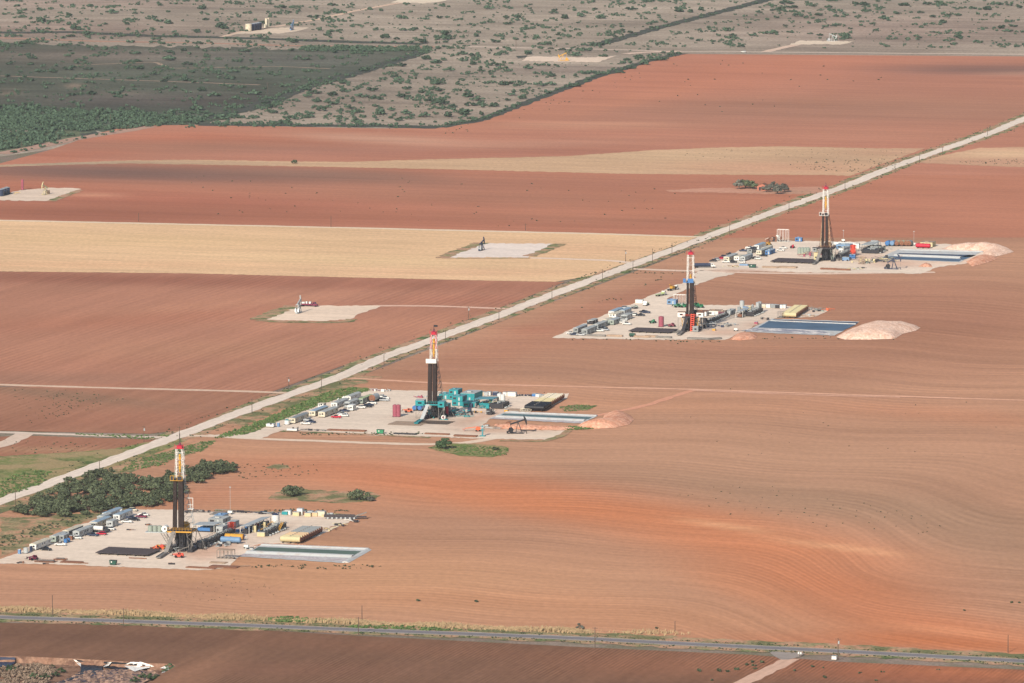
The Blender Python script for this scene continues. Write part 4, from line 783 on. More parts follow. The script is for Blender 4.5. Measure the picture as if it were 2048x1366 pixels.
part('hanging_platform', MB().box(2.9,6.2,1.5,4,20.6,20.9).bar((6.1,1.6,20.6),(6.1,1.6,26.4),.26).bar((2.6,1.6,26.4),(6.2,1.6,26.4),.26).bar((3.4,1.6,20.8),(3.4,1.6,23),.2).bar((4.7,1.6,20.8),(4.7,1.6,23),.2).bar((3.2,1.6,23),(6.1,1.6,23),.2), M['white'], r1)
r2 = rig('teal drilling rig with red mast top, white windwall box and teal cabins beside its floor', 868, 836, dict(floor=8.8, board=32.6, top=51.5, mw=3.5, fx=(-4.6,6.0), mast='white', mid2=40.2, mid2c='red', lowmast='dark', backleg='steel', crown='red', skirt='teal', boardc='white', boardtype='solid', stands=[(-2.6,-.7,8),(.1,2.1,8)], ramp=-2.6, rdx=-2.2, rampc='light_grey', catc='teal', block=44, tdl=7, ant=2.5, flag=1, flare=(0,2.8), rail='teal', dwc='teal', sub='dark', bw=2.7,
     houses=[('dog_house', (-10.2,-5.0,-4,2,7.4,10.6), 'teal','light_grey'), ('driller_cabin', (3.6,7.4,-7.6,-1.2,7.2,10.4), 'teal','teal_roof')]))
r3 = rig('drilling rig with blue racking board, white mast, red crown and orange lattice by its ramp', 1381, 661, dict(floor=9.4, board=31.5, top=52.0, mw=4.0, fx=(-4.6,5.4), mast='white', lowmast='light_grey', backleg='dark', crown='red', skirt='dark', boardc='blue', boardtype='two', stands=[(-1.9,-.9,4),(.1,2.2,9)], ramp=-1.6, rdx=-1.6, rampc='dark', block=34, tdl=3, tdy=0, ant=2, flare=(0,1.6), rail='orange_red', dwc='dark', sub='yellow', bw=3.1,
     houses=[('dog_house', (-7.8,-2.9,-4,1,9.0,12.0), 'white','rust'), ('driller_cabin', (4.2,8.6,-3,3,9.0,11.9), 'white','rust'), ('control_cabin', (2.6,6.2,-8.5,-5.8,.3,3.6), 'grey','light_grey')]))
g = MB()
for y in (-6.4,): 
    for x in (.9, 2.9): g.bar((x,y,.2),(x+.4,y,11.5),.42)
    for k in range(9): g.bar((.9,y,.6+k*1.25),(3.2,y,1.2+k*1.25),.36); g.box(1.1,2.9,y-.2,y+.3,.8+k*1.25,1.3+k*1.25)
part('orange_lattice', g, M['orange_red'], r3)
r4 = rig('farthest drilling rig, widening A-shaped mast with white framed racking board and red crown', 1651, 521, dict(floor=9.4, board=32.2, top=53.5, mw=3.5, basew=1.9, fx=(-5.6,6.4), mast='white', lowmast='pink_tan', backleg='brown_pipe', crown='red', skirt='dark', boardc='white', boardtype='frame', stands=[(-2.1,-.9,5),(.5,1.8,6)], pipec='brown_pipe', ramp=-2.4, rdx=-2.2, block=43, tdl=5, ant=1.5, flare=(1.4,1.8), rail='rust', dwc='rust', sub='sage', bw=2.9,
     houses=[('dog_house', (-8.8,-5.7,-4.4,0,6.4,9.2), 'grey','dark'), ('control_cabin', (-7.4,-4.6,-6.6,-5,1.2,6.2), 'tan','rust')]))
# ---------------------------------------------------------------- things on the pads; zoomed-in readings of the photograph are turned back into its positions
def Z(ox, oy, s): return lambda x, y: (ox+x/s, oy+y/s)
a1 = Z(0,1000,5.12); a2 = Z(380,1000,5.12)
NP = 'on the nearest rig pad'
for q, lab, kw in [((65.6,1100.8),'cream white trailer at the left front end of the nearest pad row',dict(L=21,wall='white',roof='cream',H_=2.7)),
    (a1(540,437),'greenish grey trailer behind the small trailer in the nearest pad row',dict(L=15,wall='sage',roof='roof_grey')),
    (a1(622,428),'short grey trailer with blue drums in front, nearest pad row',dict(L=7.5,wall='grey',roof='light_grey',gable=False)),
    (a1(672,380),'long pale roofed trailer in the rear row, left of the big dark sided trailer',dict(L=21,wall='grey',roof='cream')),
    (a1(778,385),'long trailer with dark right side standing mid row, white pickup at its end',dict(L=21,wall='light_grey',roof='roof_grey')),
    (a1(962,290),'long trailer with a railed porch on its near end, nearest pad row',dict(L=21,wall='cream',roof='roof_blue',porch=True)),
    (a1(1025,232),'low grey trailer tucked behind the porch trailer on the nearest pad',dict(L=13,wall='grey',roof='roof_grey')),
    (a1(1120,282),'small grey box trailer in front of the two far trailers, nearest pad',dict(L=9,wall='light_grey',roof='roof_grey',gable=False)),
    (a1(1078,198),'blue roofed long trailer at the far left end of the nearest pad row',dict(L=21,wall='white',roof='roof_blue')),
    (a1(1192,214),'white long trailer at the far right end of the nearest pad row',dict(L=20,wall='white',roof='roof_blue',dish=True))]:
    trailer(lab, *q, **kw)
for x, y, c, wh, fl in [(470,517,'black','beside the cream white trailer, first from the left on the nearest pad',1),(618,467,'white','in front of the blue drums, nearest pad',0),(782,400,'white','at the near end of the big dark sided trailer, nearest pad',1),
    (955,370,'navy','beside the red car, nearest pad',0),(1125,308,'white','in front of the small grey box trailer, nearest pad',1),(1298,234,'white','nearest to the white long trailer, nearest pad',0),
    (1372,212,'black','behind the white one at the far trailers, nearest pad',1),(1345,196,'navy','against the side of the white long trailer, nearest pad',1),(1450,182,'maroon','in the far group between dark and white trucks, nearest pad',0),(1468,163,'white','farthest right of the far group, nearest pad',1)]:
    car(c, *a1(x, y), wh, bool(fl))
car('cream', *a1(1362,114), 'at the far end of the long trailers, nearest pad', True, 'car'); car('red', *a1(1040,358), 'beside the dark blue pickup, nearest pad', False, 'car')
truck('white tank truck parked between the porch trailer and the big dark trailer', *a1(1030,330), 'dark', tankbody('white'), -G+math.pi, L=9.5, name='tank_truck')
inst('toiletblue', toilet('blue'), 'portable_toilet', 'blue portable toilet at the left front corner of the nearest pad', 'portable toilet', *a1(200,551))
inst('wt1', vtank('light_grey',1.25,2.7,.3), 'water_tank', 'pale round water tank between blue toilet and cream white trailer', 'water tank', *a1(265,545))
inst('wt2', vtank('navy',.8,2.3,.3), 'water_tank', 'dark upright tank against the near end of the cream white trailer', 'water tank', *a1(318,524))
inst('bd', vtank('blue',1.0,2.0,.2), 'water_tank', 'blue drum in front of the short grey trailer, left one', 'drum', *a1(672,440)); inst('bd', vtank('blue',1.0,2.0,.2), 'water_tank', 'blue drum in front of the short grey trailer, right one', 'drum', *a1(700,432))
inst('genr', crate('rust',2.4,2.2,2.2), 'generator_box', 'brown generator box beside the blue drums on the nearest pad', 'generator', *a1(722,408))
inst('th_dark', telehandler('maroon'), 'telehandler', 'dark telehandler standing alone at the left front of the nearest pad', 'telehandler', *a1(345,615), None, .6)
frame_rack('rusty steel frames lying at the front of the nearest pad, left of the brown mat', *a1(470,632), L=10, W=5, H_=.7); frame_rack('small orange brown frame behind the brown mat, nearest pad', *a1(620,612), L=6, W=3, H_=.6, colr='rust')
mats('brown planked mat at the left front of the nearest pad', *a1(738,640), L=11, W=5, colr='rust'); mats('thin plank strip lying right of the brown mat, nearest pad', *a1(862,650), L=3.5, W=.8, colr='rust', n=3); mats('long thin board in front of the pipe rack, nearest pad', *a1(1412,601), L=9, W=.6, colr='rust', n=2)
skip('dark green skip with a white notice at the front of the nearest pad', *a1(1160,664))
rackof('broad rack of dark drill pipe left of the nearest rig', *a1(1318,541), L=28, W=20, n=40)
inst('th_or', telehandler('orange_red'), 'telehandler', 'orange red telehandler in front of the nearest rig', 'telehandler', *a1(1835,590), None, -G+.1); inst('th_or2', telehandler('orange'), 'telehandler', 'orange machine at the right end of the dark pipe rack, nearest pad', 'telehandler', *a1(1600,514), None, .9)
pile('jumble of orange and grey machinery left of the nearest rig ramp', *a1(1680,498), L=7, W=10, colrs=('orange_red','steel','yellow'), n=16, h=2.0, name='equipment_cluster', cat='equipment')
# nearest pad, right half
container('blue roofed generator house behind the nearest rig pad shelter', *a2(290,215), 5, 9, 2.6, 'light_grey', 'steel_blue', along_x=True); container('grey roofed long house beside the blue roofed generator house', *a2(262,248), 8, 12, 2.4, 'grey', 'roof_grey', along_x=True)
canopy('white posted open shelter with blue engines right of the nearest rig', *a2(135,328), 12, 12, 3.2, 'light_grey', ('blue','steel_blue','blue'), along_x=True)
container('long dark sided control house between shelter and red tower', *a2(300,340), 26, 3.6, 3, 'light_grey', 'roof_grey')
def mudline(label, u, v, L, W=3, h=3, rz=None, colr='dark'):
    t = thing('mud_tank', label, 'mud tank', u, v, None, rz)
    part('tank_body', MB().box(-W/2,W/2,0,L,.3,h), M[colr], t); g = MB()
    for i in range(int(L/2.2)): g.box(W/2+.003,W/2+.14,i*2.2+.4,i*2.2+.6,.3,h); g.box(-W/2-.1,-W/2-.003,i*2.2+.4,i*2.2+.6,.3,h)
    g.box(W/2+.15,W/2+.3,0,L,h*.5,h*.5+.2); part('side_frame', g, M['steel'], t)
    r_ = MB()
    for i in range(int(L/2.5)+1): r_.bar((W/2,i*2.5,h),(W/2,i*2.5,h+1.1),.1); r_.bar((-W/2,i*2.5,h),(-W/2,i*2.5,h+1.1),.1)
    for s in (-1,1): r_.bar((s*W/2,0,h+1.1),(s*W/2,L,h+1.1),.1)
    part('handrail', r_, M['steel'], t); 
    for i in range(int(L/3)): y = 1.5+i*3; part('agitator', MB().box(R3(-W/3,0),R3(.1,W/3),y,y+R3(.6,1.4),h+.003,h+R3(.4,1.2)), M['grey'], t)
    for i in range(int(L/4)): y = 2+i*4+R3(-1,1); part('pump', MB().cyl((W/2+.5,y,.6),(W/2+1.6,y,.6),.4,8), M['light_grey'], t)
    return t
mudline('long dark lattice sided mud line running back from the nearest rig', *a2(95,500), 50, 3.2, 3.2)
def tower(label, u, v, colr, W=3, h=6.2):
    t = thing('vessel_tower', label, 'vessel tower', u, v); g = MB()
    for x in (-W/2,W/2):
        for y in (-1.2,1.2): g.bar((x,y,0),(x,y,h),.28)
    for z_ in (.4,h*.35,h*.68,h): g.bar((-W/2,-1.2,z_),(W/2,-1.2,z_),.24); g.bar((W/2,-1.2,z_),(W/2,1.2,z_),.24); g.bar((-W/2,1.2,z_),(W/2,1.2,z_),.24)
    part('frame', g, M[colr], t); part('vessel', MB().cyl((0,0,.3),(0,0,h+.3),W*.36,12).box(-W*.42,W*.42,-.9,.6,h*.4,h*.64), M[colr], t); part('base', MB().box(-W/2-.2,W/2+.2,-1.4,1.4,0,.3), M['dark'], t)
tower('bright red vessel tower between the two shelters of the nearest rig', *a2(427,349), 'orange_red', 3.0, 6.0)
inst('tb', htank('steel_blue',10,1.45), 'storage_tank', 'blue horizontal tank on a stand, in front of the red tower', 'storage tank', *a2(418,445)); inst('ty', htank('yellow',9.5,1.4), 'storage_tank', 'yellow horizontal tank directly behind the blue tank', 'storage tank', *a2(455,412))
canopy('long pale roofed shelter over dark mud tanks right of the red tower', *a2(560,345), 5, 34, 3.6, 'light_grey', ('dark','blue','dark','orange_red','dark','grey'), n=6, name='mud_tank_shelter')
mudline('dark mud tanks with tan shakers on top, right of the pale roofed shelter', *a2(745,372), 30, 5, 2.6); pile('tan shaker machines clustered beside the white silo', *a2(790,300), L=9, W=26, colrs=('tan','yellow','grey'), n=22, h=3.2, name='shaker_cluster', cat='equipment')
inst('tanpump', crate('tan',4,3,2.2), 'pump_unit', 'tan pump unit at the near end of the shaker tanks, nearest pad', 'pump', *a2(735,372))
inst('silo1', vtank('white',1.95,5.6,.9,'navy'), 'silo', 'white silo with a dark cap behind the tan shakers', 'silo', *a2(876,262))
t = thing('access_ladder','yellow access stair leaning beside the white silo','stair',*a2(905,330)); g = MB().bar((-1,0,0),(.8,3,5),.25).bar((0,0,0),(1.8,3,5),.25)
for k in range(8): g.bar((-1+1.8*k/8,3*k/8,5*k/8),(1.8*k/8,3*k/8,5*k/8),.16)
part('stair', g, M['yellow'], t)
for k in range(11):
    u, v = a2(1032+225*k/10.5, 440-108*k/10.5); c = 'tan' if k < 2 else 'pink_tan' if k < 5 else 'navy'
    cn = {'tan':'cream','pink_tan':'pinkish tan','navy':'dark grey'}[c]
    inst(('ht',c), htank({'navy':'grey'}.get(c,c),10.4,1.5), 'storage_tank', f'{cn} horizontal tank in the nearest pad tank row, {ORD[k] if k<10 else "last"} counted from the pond', 'storage tank', u, v, 'horizontal tanks on the nearest pad')
BK = 'at the back of the nearest pad'
frame_rack('grey pipe bundle rack '+BK+', left of the light tower', *a2(305,142), L=8, W=9, H_=1.6, colr='steel'); pile('dark pipe heap '+BK+', behind the rig', *a2(75,124), L=14, W=9, colrs=('dark','steel','pipe'), n=22, h=1)
light_tower('white light tower '+BK, *a2(412,145), 14)
pile('row of dark pallets '+BK+', right of the light tower', *a2(590,132), L=20, W=4, colrs=('dark','navy'), n=22, h=1.0); pile('dark round bundle '+BK+', behind the silo', *a2(835,142), L=14, W=4, colrs=('navy','dark','light_grey'), n=16, h=1.1)
for k, (x, y, c, sx, h_, l_) in enumerate([(978,150,'teal',3,1.8,'teal box'),(1008,148,'white',3.2,2.2,'white tarped box beside the teal box'),(1092,162,'tan',3.4,2.0,'left tan crate'),(1131,153,'white',3,3.4,'tall white crate'),(1178,150,'rust',1.6,1.8,'small brown crate'),
    (1212,168,'tan',3.4,1.9,'second tan crate'),(1236,160,'light_grey',2.6,2.4,'grey crate with white lid'),(1284,165,'pink_tan',3,2.0,'pinkish crate'),(1310,156,'grey',2.2,2.2,'narrow grey crate'),(1350,165,'cream',4,2.6,'cream crate beside the wheeled trailer')]):
    inst(('cr',c,sx,h_), crate(c,sx,3,h_), 'supply_crate', f'{l_} {BK}', 'crate', *a2(x,y))
pile('tangle of bars right of the cream crate '+BK, *a2(1420,165), L=7, W=6, colrs=('light_grey','tan','steel'), n=14, h=1.6)
def wheeled(label, u, v, L=20, n=6):
    t = thing('lowboy_trailer', label, 'trailer', u, v, None, -G+.25); part('deck', MB().box(-L/2,L/2,-1.3,1.3,.9,1.3).box(-L/2,L/2-6,-.8,.8,1.303,2.2), M['pipe'], t); part('loader_arm', MB().bar((L/2-6,-1,1.4),(L/2,-1,3.4),.4).bar((L/2-6,1,1.4),(L/2,1,3.4),.4), M['steel'], t)
    for i in range(n):
        for s in (-1,1): part('wheel', MB().cyl((-L/2+2+i*(L-6)/n,s*1.0,.5),(-L/2+2+i*(L-6)/n,s*1.35,.5),.5,10), M['light_grey'], t)
wheeled('long many wheeled trailer at the far right corner of the nearest pad', *a2(1590,192), 22, 7)
pile('small dark and white heap right of the many wheeled trailer', *a2(1640,220), L=8, W=6, colrs=('dark','white'), n=10, h=.9); pile('yellowish scrap beside the far tank row, nearest pad', *a2(1405,305), L=8, W=10, colrs=('tan','rust'), n=18, h=1.6); pile('planks and dark box on the right edge of the nearest pad', *a2(1515,262), L=7, W=8, colrs=('tan','dark'), n=10, h=.9)
frame_rack('open legged steel frame with a plank top at the left end of the nearest pond', *a2(368,596), L=8, W=4, H_=4.2, colr='steel', roof=True)
mats('grey planked mat under the open steel frame, nearest pad front', *a2(290,645), L=8, W=4, colr='wood'); mats('long brown mat at the front edge of the nearest pad, right part', *a2(115,697), L=15, W=3, colr='rust'); mats('stack of pipes and planks at the front left of the nearest pond', *a2(350,685), L=14, W=6, colr='rust', n=10)
pile('small pump with a thin mast at the back left corner of the nearest pond', *a2(592,500), L=5, W=3, colrs=('light_grey','dark'), n=8, h=1.2); light_tower('thin masted light stand beside the small pump near the nearest pond', *a2(578,495), 6)
pile('dark pumps, hoses and pipework at the right foot of the nearest rig', 398, 1094, L=12, W=26, colrs=('dark','steel','navy','black'), n=44, h=3.0, name='pump_cluster', cat='equipment')
pile('dark hoses and steps under the nearest rig floor', 352, 1103, L=12, W=10, colrs=('dark','steel','grey'), n=24, h=3.0, name='equipment_cluster', cat='equipment')
pile('dark pump skids beneath the pale roofed shelter, nearest pad', 500, 1062, L=10, W=40, colrs=('dark','navy','steel','blue'), n=36, h=2.2, name='pump_cluster', cat='equipment')
pile('hoses and drums between blue tank and mud line, nearest pad', 446, 1090, L=8, W=12, colrs=('grey','dark','light_grey'), n=18, h=1.2)
for k, (x, y) in enumerate([(40,1126),(90,1128),(345,1128),(470,1118),(300,1050),(262,1060)]): pile(f'small scattered oddments on the nearest pad, {ORD[[0,1,4,5,3,2][k]]} from the left', x, y, L=4, W=3, colrs=('rust','dark'), n=4, h=.5)
# ---- teal rig pad
b1 = Z(480,760,5.12); b2 = Z(860,760,4.876); TP = 'on the teal rig pad'
for q, lab, kw in [(b1(534,447),'leftmost trailer on the teal rig pad with a white gable end',dict(L=25,W=3.6,wall='cream',roof='grey')),(b1(738,374),'second trailer from the left on the teal rig pad, behind the red pickup row',dict(L=24,W=3.8,wall='cream',roof='roof_blue')),
    (b1(835,384),'long front trailer with a small round sign on its gable, teal rig pad',dict(L=25,W=4,wall='cream',roof='roof_grey')),(b1(962,290),'blue grey roofed trailer in the middle of the rear row, teal rig pad',dict(L=22,W=3.8,wall='white',roof='roof_grey',dish=True)),
    (b1(1098,283),'pale trailer with a porch in the front row, teal rig pad',dict(L=16,W=3.4,wall='light_grey',roof='roof_grey',porch=True)),(b1(1105,222),'farthest rear row trailer on the teal rig pad',dict(L=20,W=3.4,wall='white',roof='roof_grey')),
    (b1(1235,247),'lean roofed dark sided trailer at the far end of the front row, teal rig pad',dict(L=21,W=2.6,wall='sage',roof='pale_green',gable=False)),(b1(826,286),'small white box trailer behind the front trailers, teal rig pad',dict(L=5,W=3.4,wall='white',roof='cream',gable=False,H_=2)),
    (b1(1128,318),'small white caravan at the end of the porch trailer, teal rig pad',dict(L=6,W=3.4,wall='white',roof='white',gable=False))]:
    trailer(lab, *q, **kw)
inst('qh', htank('light_grey',9,2.0,False), 'storage_tank', 'grey round backed tank behind the parked pickups, teal rig pad', 'storage tank', *b1(1352,230)); inst('ball', vtank('white',1.3,1.7,.8), 'water_tank', 'small white domed tank behind the rear trailers, teal rig pad', 'water tank', *b1(1065,208))
for x, y, c, wh, fl, k in [(672,455,'white','at the leftmost trailer, teal rig pad',0,'pickup'),(725,440,'navy','behind the white one at the leftmost trailer, teal rig pad',0,'pickup'),(700,422,'silver','farthest of the three at the leftmost trailer, teal rig pad',1,'pickup'),(985,390,'red','in front of the long front trailer, teal rig pad',0,'pickup'),
    (1062,374,'white','right of the red pickup, teal rig pad',1,'pickup'),(1050,357,'silver','behind the white one beside the red pickup, teal rig pad',0,'pickup'),(1070,325,'navy','between the small caravan and the long front trailer, teal rig pad',1,'pickup'),(1238,290,'white','in front of the porch trailer, teal rig pad',0,'pickup'),
    (1300,280,'black','right of the white one at the porch trailer, teal rig pad',0,'pickup'),(1318,268,'navy','behind the black one, teal rig pad',1,'pickup'),(1352,247,'white','in front of the round backed tank, teal rig pad',0,'pickup'),(1452,180,'white','farthest of the back group, teal rig pad',1,'pickup'),
    (1482,196,'white','in the middle of the back group, teal rig pad',0,'pickup'),(1478,216,'silver','nearest right of the back group, teal rig pad',0,'pickup'),(1445,212,'dark','left of the back group beside the round backed tank, teal rig pad',1,'car')]:
    car(c, *b1(x, y), wh, bool(fl), k)
inst('toiletblue', toilet('blue'), 'portable_toilet', 'blue portable toilet beside the weeds at the teal rig pad entrance', 'portable toilet', *b1(394,478)); inst('wt3', vtank('white',1.5,2.6,.6,'teal'), 'water_tank', 'white tank with a teal lid left of the leftmost teal pad trailer', 'water tank', *b1(481,458))
trailer('little white utility trailer parked on the green weeds at the teal pad entrance', *b1(305,486), L=4, W=4.5, H_=1.4, wall='white', roof='white', gable=False, door=False, ac=False); trailer('low white tarped trailer at the front edge of the teal rig pad', *b1(530,527), L=3, W=6, H_=1.0, wall='white', roof='white', gable=False, door=False, ac=False)
for x, w_ in ((1587,'left'),(1622,'right')): inst('rs', vtank('dusty_red',1.35,6.8,.4), 'silo', f'{w_} one of the paired dusty red silos on the teal rig pad', 'silo', *b1(x,376))
inst('th_or3', telehandler('orange'), 'telehandler', 'orange telehandler between red silos and the blue tanks, teal rig pad', 'telehandler', *b1(1725,333), None, .1)
inst('hb', htank('blue',7,1.3,False), 'storage_tank', 'blue round backed tank left of the teal rig, left one', 'storage tank', *b1(1785,318)); inst('hb', htank('blue',7,1.3,False), 'storage_tank', 'blue round backed tank left of the teal rig, right one', 'storage tank', *b1(1838,320))
skip('green skip with a small notice at the front of the teal rig pad', *b1(1438,549), 4.2, 'green')
for (x, y), lab, L, W, c in [(b1(1000,518),'thin rusty bars at the front edge of the teal pad, left of the brown rack',12,3,'rust'),(b1(1200,524),'brown pipe rack at the front edge of the teal pad, left of the green skip',10,4,'rust'),(b1(1695,556),'dark beams on the front edge right of the green skip, teal pad',13,2.5,'dark'),(b2(70,530),'red and brown beams at the front edge left of the wellhead, teal pad',14,3,'rust'),(b2(345,550),'big brown planked mat beside the teal wellhead, teal pad',13,4.5,'rust')]:
    mats(lab, x, y, L=L, W=W, colr=c, n=5 if c == 'dark' else 7, h=.7)
pile('row of small dark tools along the front edge of the teal pad', *b1(770,518), L=14, W=1.6, colrs=('dark','steel'), n=12, h=.8); pile('red and white scrap behind the pickups, teal rig pad', *b1(1465,112), L=12, W=5, colrs=('white','maroon','light_grey'), n=18, h=1.2)
pile('red and grey bars left of the teal rig floor', *b1(1880,175), L=8, W=8, colrs=('dusty_red','light_grey'), n=10, h=1.0)
mats('broad weathered timber mat in front of the teal rig ramp', *b1(1720,445), L=20, W=17, colr='wood', h=.12, n=9); mats('dark stained timber mat right of the teal rig ramp', *b2(60,415), L=18, W=14, colr='pole_wood', h=.12, n=9)
for x, y, W, L, h, st, lab in [(135,190,6,10,2.8,1,'teal house with a sloping roof nearest to the teal rig'),(228,195,5.5,9,2.8,2,'second teal house stacked two high behind the teal rig'),(265,255,6.5,9,2.7,2,'third teal house stacked two high, in front of the stacked pair'),(365,208,8.5,16,4.4,1,'largest teal house with a grey top'),(382,268,8,8,2.8,1,'low teal house in front of the largest one'),(128,290,5,7,3,1,'teal cabin directly right of the teal rig floor')]:
    container(lab, *b2(x,y), L, W, h, 'teal', 'teal_roof' if x != 365 else 'roof_grey', stack=st)
canopy('grey blue flat canopy right of the teal houses', *b2(520,262), 12, 12, 4.2, 'teal_roof', ('teal','dark','steel_blue'), n=3, name='shelter'); mudline('dark mud tanks right of the grey blue canopy', *b2(650,282), 14, 7, 3); pile('tan shakers on the mud tanks, teal rig pad', *b2(610,250), L=8, W=8, colrs=('tan','yellow','teal'), n=18, h=3.5, name='shaker_cluster', cat='equipment')
pile('teal and navy pump units below the canopy, teal rig pad', *b2(480,272), L=13, W=6, colrs=('teal','navy','steel'), n=16, h=2.4, name='pump_cluster', cat='equipment')
for x, l_ in ((677,'left'),(709,'right')): inst('ws', vtank('white',1.35,6.4,.3), 'silo', f'{l_} of two white silos behind the shakers, teal rig pad', 'silo', *b2(x,248 if l_ == 'right' else 240))
inst('redv', vtank('red',1.1,5.2,.6), 'vessel', 'slim bright red upright vessel right of the teal rig base', 'vessel', *b2(162,350))
t = thing('hose_reel','white rimmed hose reel on a teal stand in front of the red vessel','hose reel',*b2(133,386)); part('drum', MB().cyl((0,-.8,1.4),(0,.8,1.4),1.3,14), M['white'], t); part('core', MB().cyl((0,-.86,1.4),(0,-.803,1.4),.7,12), M['maroon'], t); part('stand', MB().box(-2,2.6,-1,1,0,.3), M['teal'], t)
pile('dark pumps and hoses right of the hose reel, teal rig pad', *b2(285,350), L=16, W=14, colrs=('dark','steel','teal'), n=30, h=2.0, name='pump_cluster', cat='equipment'); pile('black bin with yellow pump near the teal rig pad middle', *b2(430,325), L=8, W=9, colrs=('black','yellow'), n=10, h=1.3)
mudline('choke manifold skid with dark pipes between rig and mud tanks, teal pad', *b2(210,330), 10, 2.4, 2.0, colr='teal')
for x, y, c, sx, h_, l_ in [(493,150,'cream',2.6,2.4,'tall cream crate'),(520,148,'cream',2,2.0,'cream tote'),(552,152,'light_grey',2.4,2.0,'pale grey tote'),(578,150,'white',2.4,2.2,'white tote'),(640,152,'navy',3,2.2,'navy box'),(672,150,'dark',2.6,1.6,'black box'),(735,154,'white',2.4,2.2,'small white crate'),(762,153,'cream',2.2,2.2,'narrow cream crate'),(802,160,'white',5,2.6,'large white crate'),(1025,160,'blue',3,1.6,'blue box'),(1060,164,'white',3,1.6,'white and blue box'),(1090,167,'grey',2.6,1.4,'grey box')]:
    inst(('cr',c,sx,h_), crate(c,sx,3,h_), 'supply_crate', f'{l_} along the back edge of the teal rig pad', 'crate', *b2(x,y))
pile('black bags right of the large white crate, teal rig pad', *b2(852,158), L=6, W=4, colrs=('black','dark'), n=8, h=1.2); pile('line of dark bundles behind the tank row, teal rig pad', *b2(955,156), L=16, W=4, colrs=('dark','navy'), n=18, h=1)
for k in range(14):
    u, v = b2(1022+205*k/13.2, 303-118*k/13.2); c = 'navy' if k < 5 else 'tan' if k < 9 else 'cream'
    cn = {'navy':'black','tan':'greenish cream','cream':'pale cream'}[c]
    inst(('ht2',c), htank('black' if c == 'navy' else c,11.5 if c == 'navy' else 10,1.5), 'storage_tank', f'{cn} horizontal tank in the teal rig tank row, {ORD[k] if k<10 else str(k+1)+"th"} counted from the pond', 'storage tank', u, v, 'horizontal tanks on the teal rig pad')
frame_rack('small cream framed skid at the near end of the black tanks', *b2(935,305), L=6, W=2.5, H_=1.6, colr='cream'); mats('grey slotted walkway left of the black tanks, teal pad', *b2(838,290), L=10, W=9, colr='wood', h=.15)
inst('yp', crate('yellow',2,2,1.4), 'pump_unit', 'yellow pump at the back left corner of the teal rig pond', 'pump', *b2(745,312)); pile('grey pipe tangle at the left end of the teal rig pond', *b2(585,335), L=5, W=8, colrs=('steel','dark','light_grey'), n=20, h=3); pile('flat grey wire tangle between orange lift and pumpjack', *b2(640,460), L=14, W=16, colrs=('steel','light_grey','wood'), n=26, h=.8)
pile('dark slanting pipe between wire tangle and pond', *b2(770,425), L=4, W=3, colrs=('dark','rust'), n=5, h=2)
lifter('orange boom lift with lowered boom at the front of the teal rig pad', *b2(468,500), 'orange', 0.0)
t = thing('wellhead','teal wellhead column beside the big brown mat','wellhead',*b2(512,548)); part('column', MB().cyl((0,0,0),(0,0,6),.5,10).box(-1.2,1.2,-.3,.3,3.4,3.9), M['teal_roof'], t); part('valve', MB().box(-.9,.9,-.8,.8,4.6,5.2), M['light_grey'], t); part('base', MB().box(-1.6,1.6,-1,1,0,.4), M['teal'], t)
pumpjack('black pumpjack with raised head in front of the teal rig pond', *b2(838,522), 'black', .98, 0, .32, 'black')
mats('thin dark pipe lying right of the black pumpjack', *b2(960,496), L=9, W=.6, colr='dark', n=2); t = pile('burnt stump on the crest of the reddish spoil heap', *b2(1880,345), L=3, W=2, colrs=('dark','pole_wood'), n=8, h=1.5); t.location.z = .2
pile('dark machinery packed under the teal rig floor', 872, 834, L=12, W=16, colrs=('dark','black','teal'), n=30, h=3.0, name='equipment_cluster', cat='equipment')
pile('dark pump skids between teal houses and hose reel', 905, 826, L=18, W=16, colrs=('dark','navy','steel','teal'), n=36, h=2.4, name='pump_cluster', cat='equipment')
# ---- blue board rig pad
d1 = Z(1100,560,5.39); d2 = Z(1460,560,5.12)
for q, lab, kw in [(d1(275,572),'leftmost grey box trailer, blue board pad',dict(L=22,W=3.2,wall='grey',roof='light_grey')),(d1(370,593),'nearest grey box trailer at the front left, blue board pad',dict(L=22,W=4.0,H_=3.2,wall='grey',roof='roof_grey')),(d1(492,534),'grey box trailer behind the nearest one, blue board pad',dict(L=22,W=3.4,wall='grey',roof='roof_grey')),
    (d1(592,484),'dark sided trailer in the middle of the row, blue board pad',dict(L=14,W=3.2,wall='grey',roof='cream')),(d1(655,487),'short sage trailer with a rounded front, blue board pad',dict(L=16,W=4,wall='sage',roof='light_grey')),(d1(660,390),'white ended trailer at the far left, blue board pad',dict(L=22,W=3.8,wall='white',roof='roof_blue')),
    (d1(675,412),'low cream trailer before the white ended one, blue board pad',dict(L=18,W=4.6,H_=2.2,wall='white',roof='cream')),(d1(775,380),'far blue roofed trailer, blue board pad',dict(L=17,W=3.6,wall='light_grey',roof='roof_blue')),(d1(800,432),'grey shed trailer behind the white pickups, blue board pad',dict(L=12,W=4.4,wall='light_grey',roof='roof_grey',porch=True)),
    (d1(430,478),'low dark roofed trailer behind the left row, blue board pad',dict(L=12,W=4,H_=2,wall='dark',roof='roof_grey'))]:
    trailer(lab, *q, **kw)
BB = 'blue board pad'
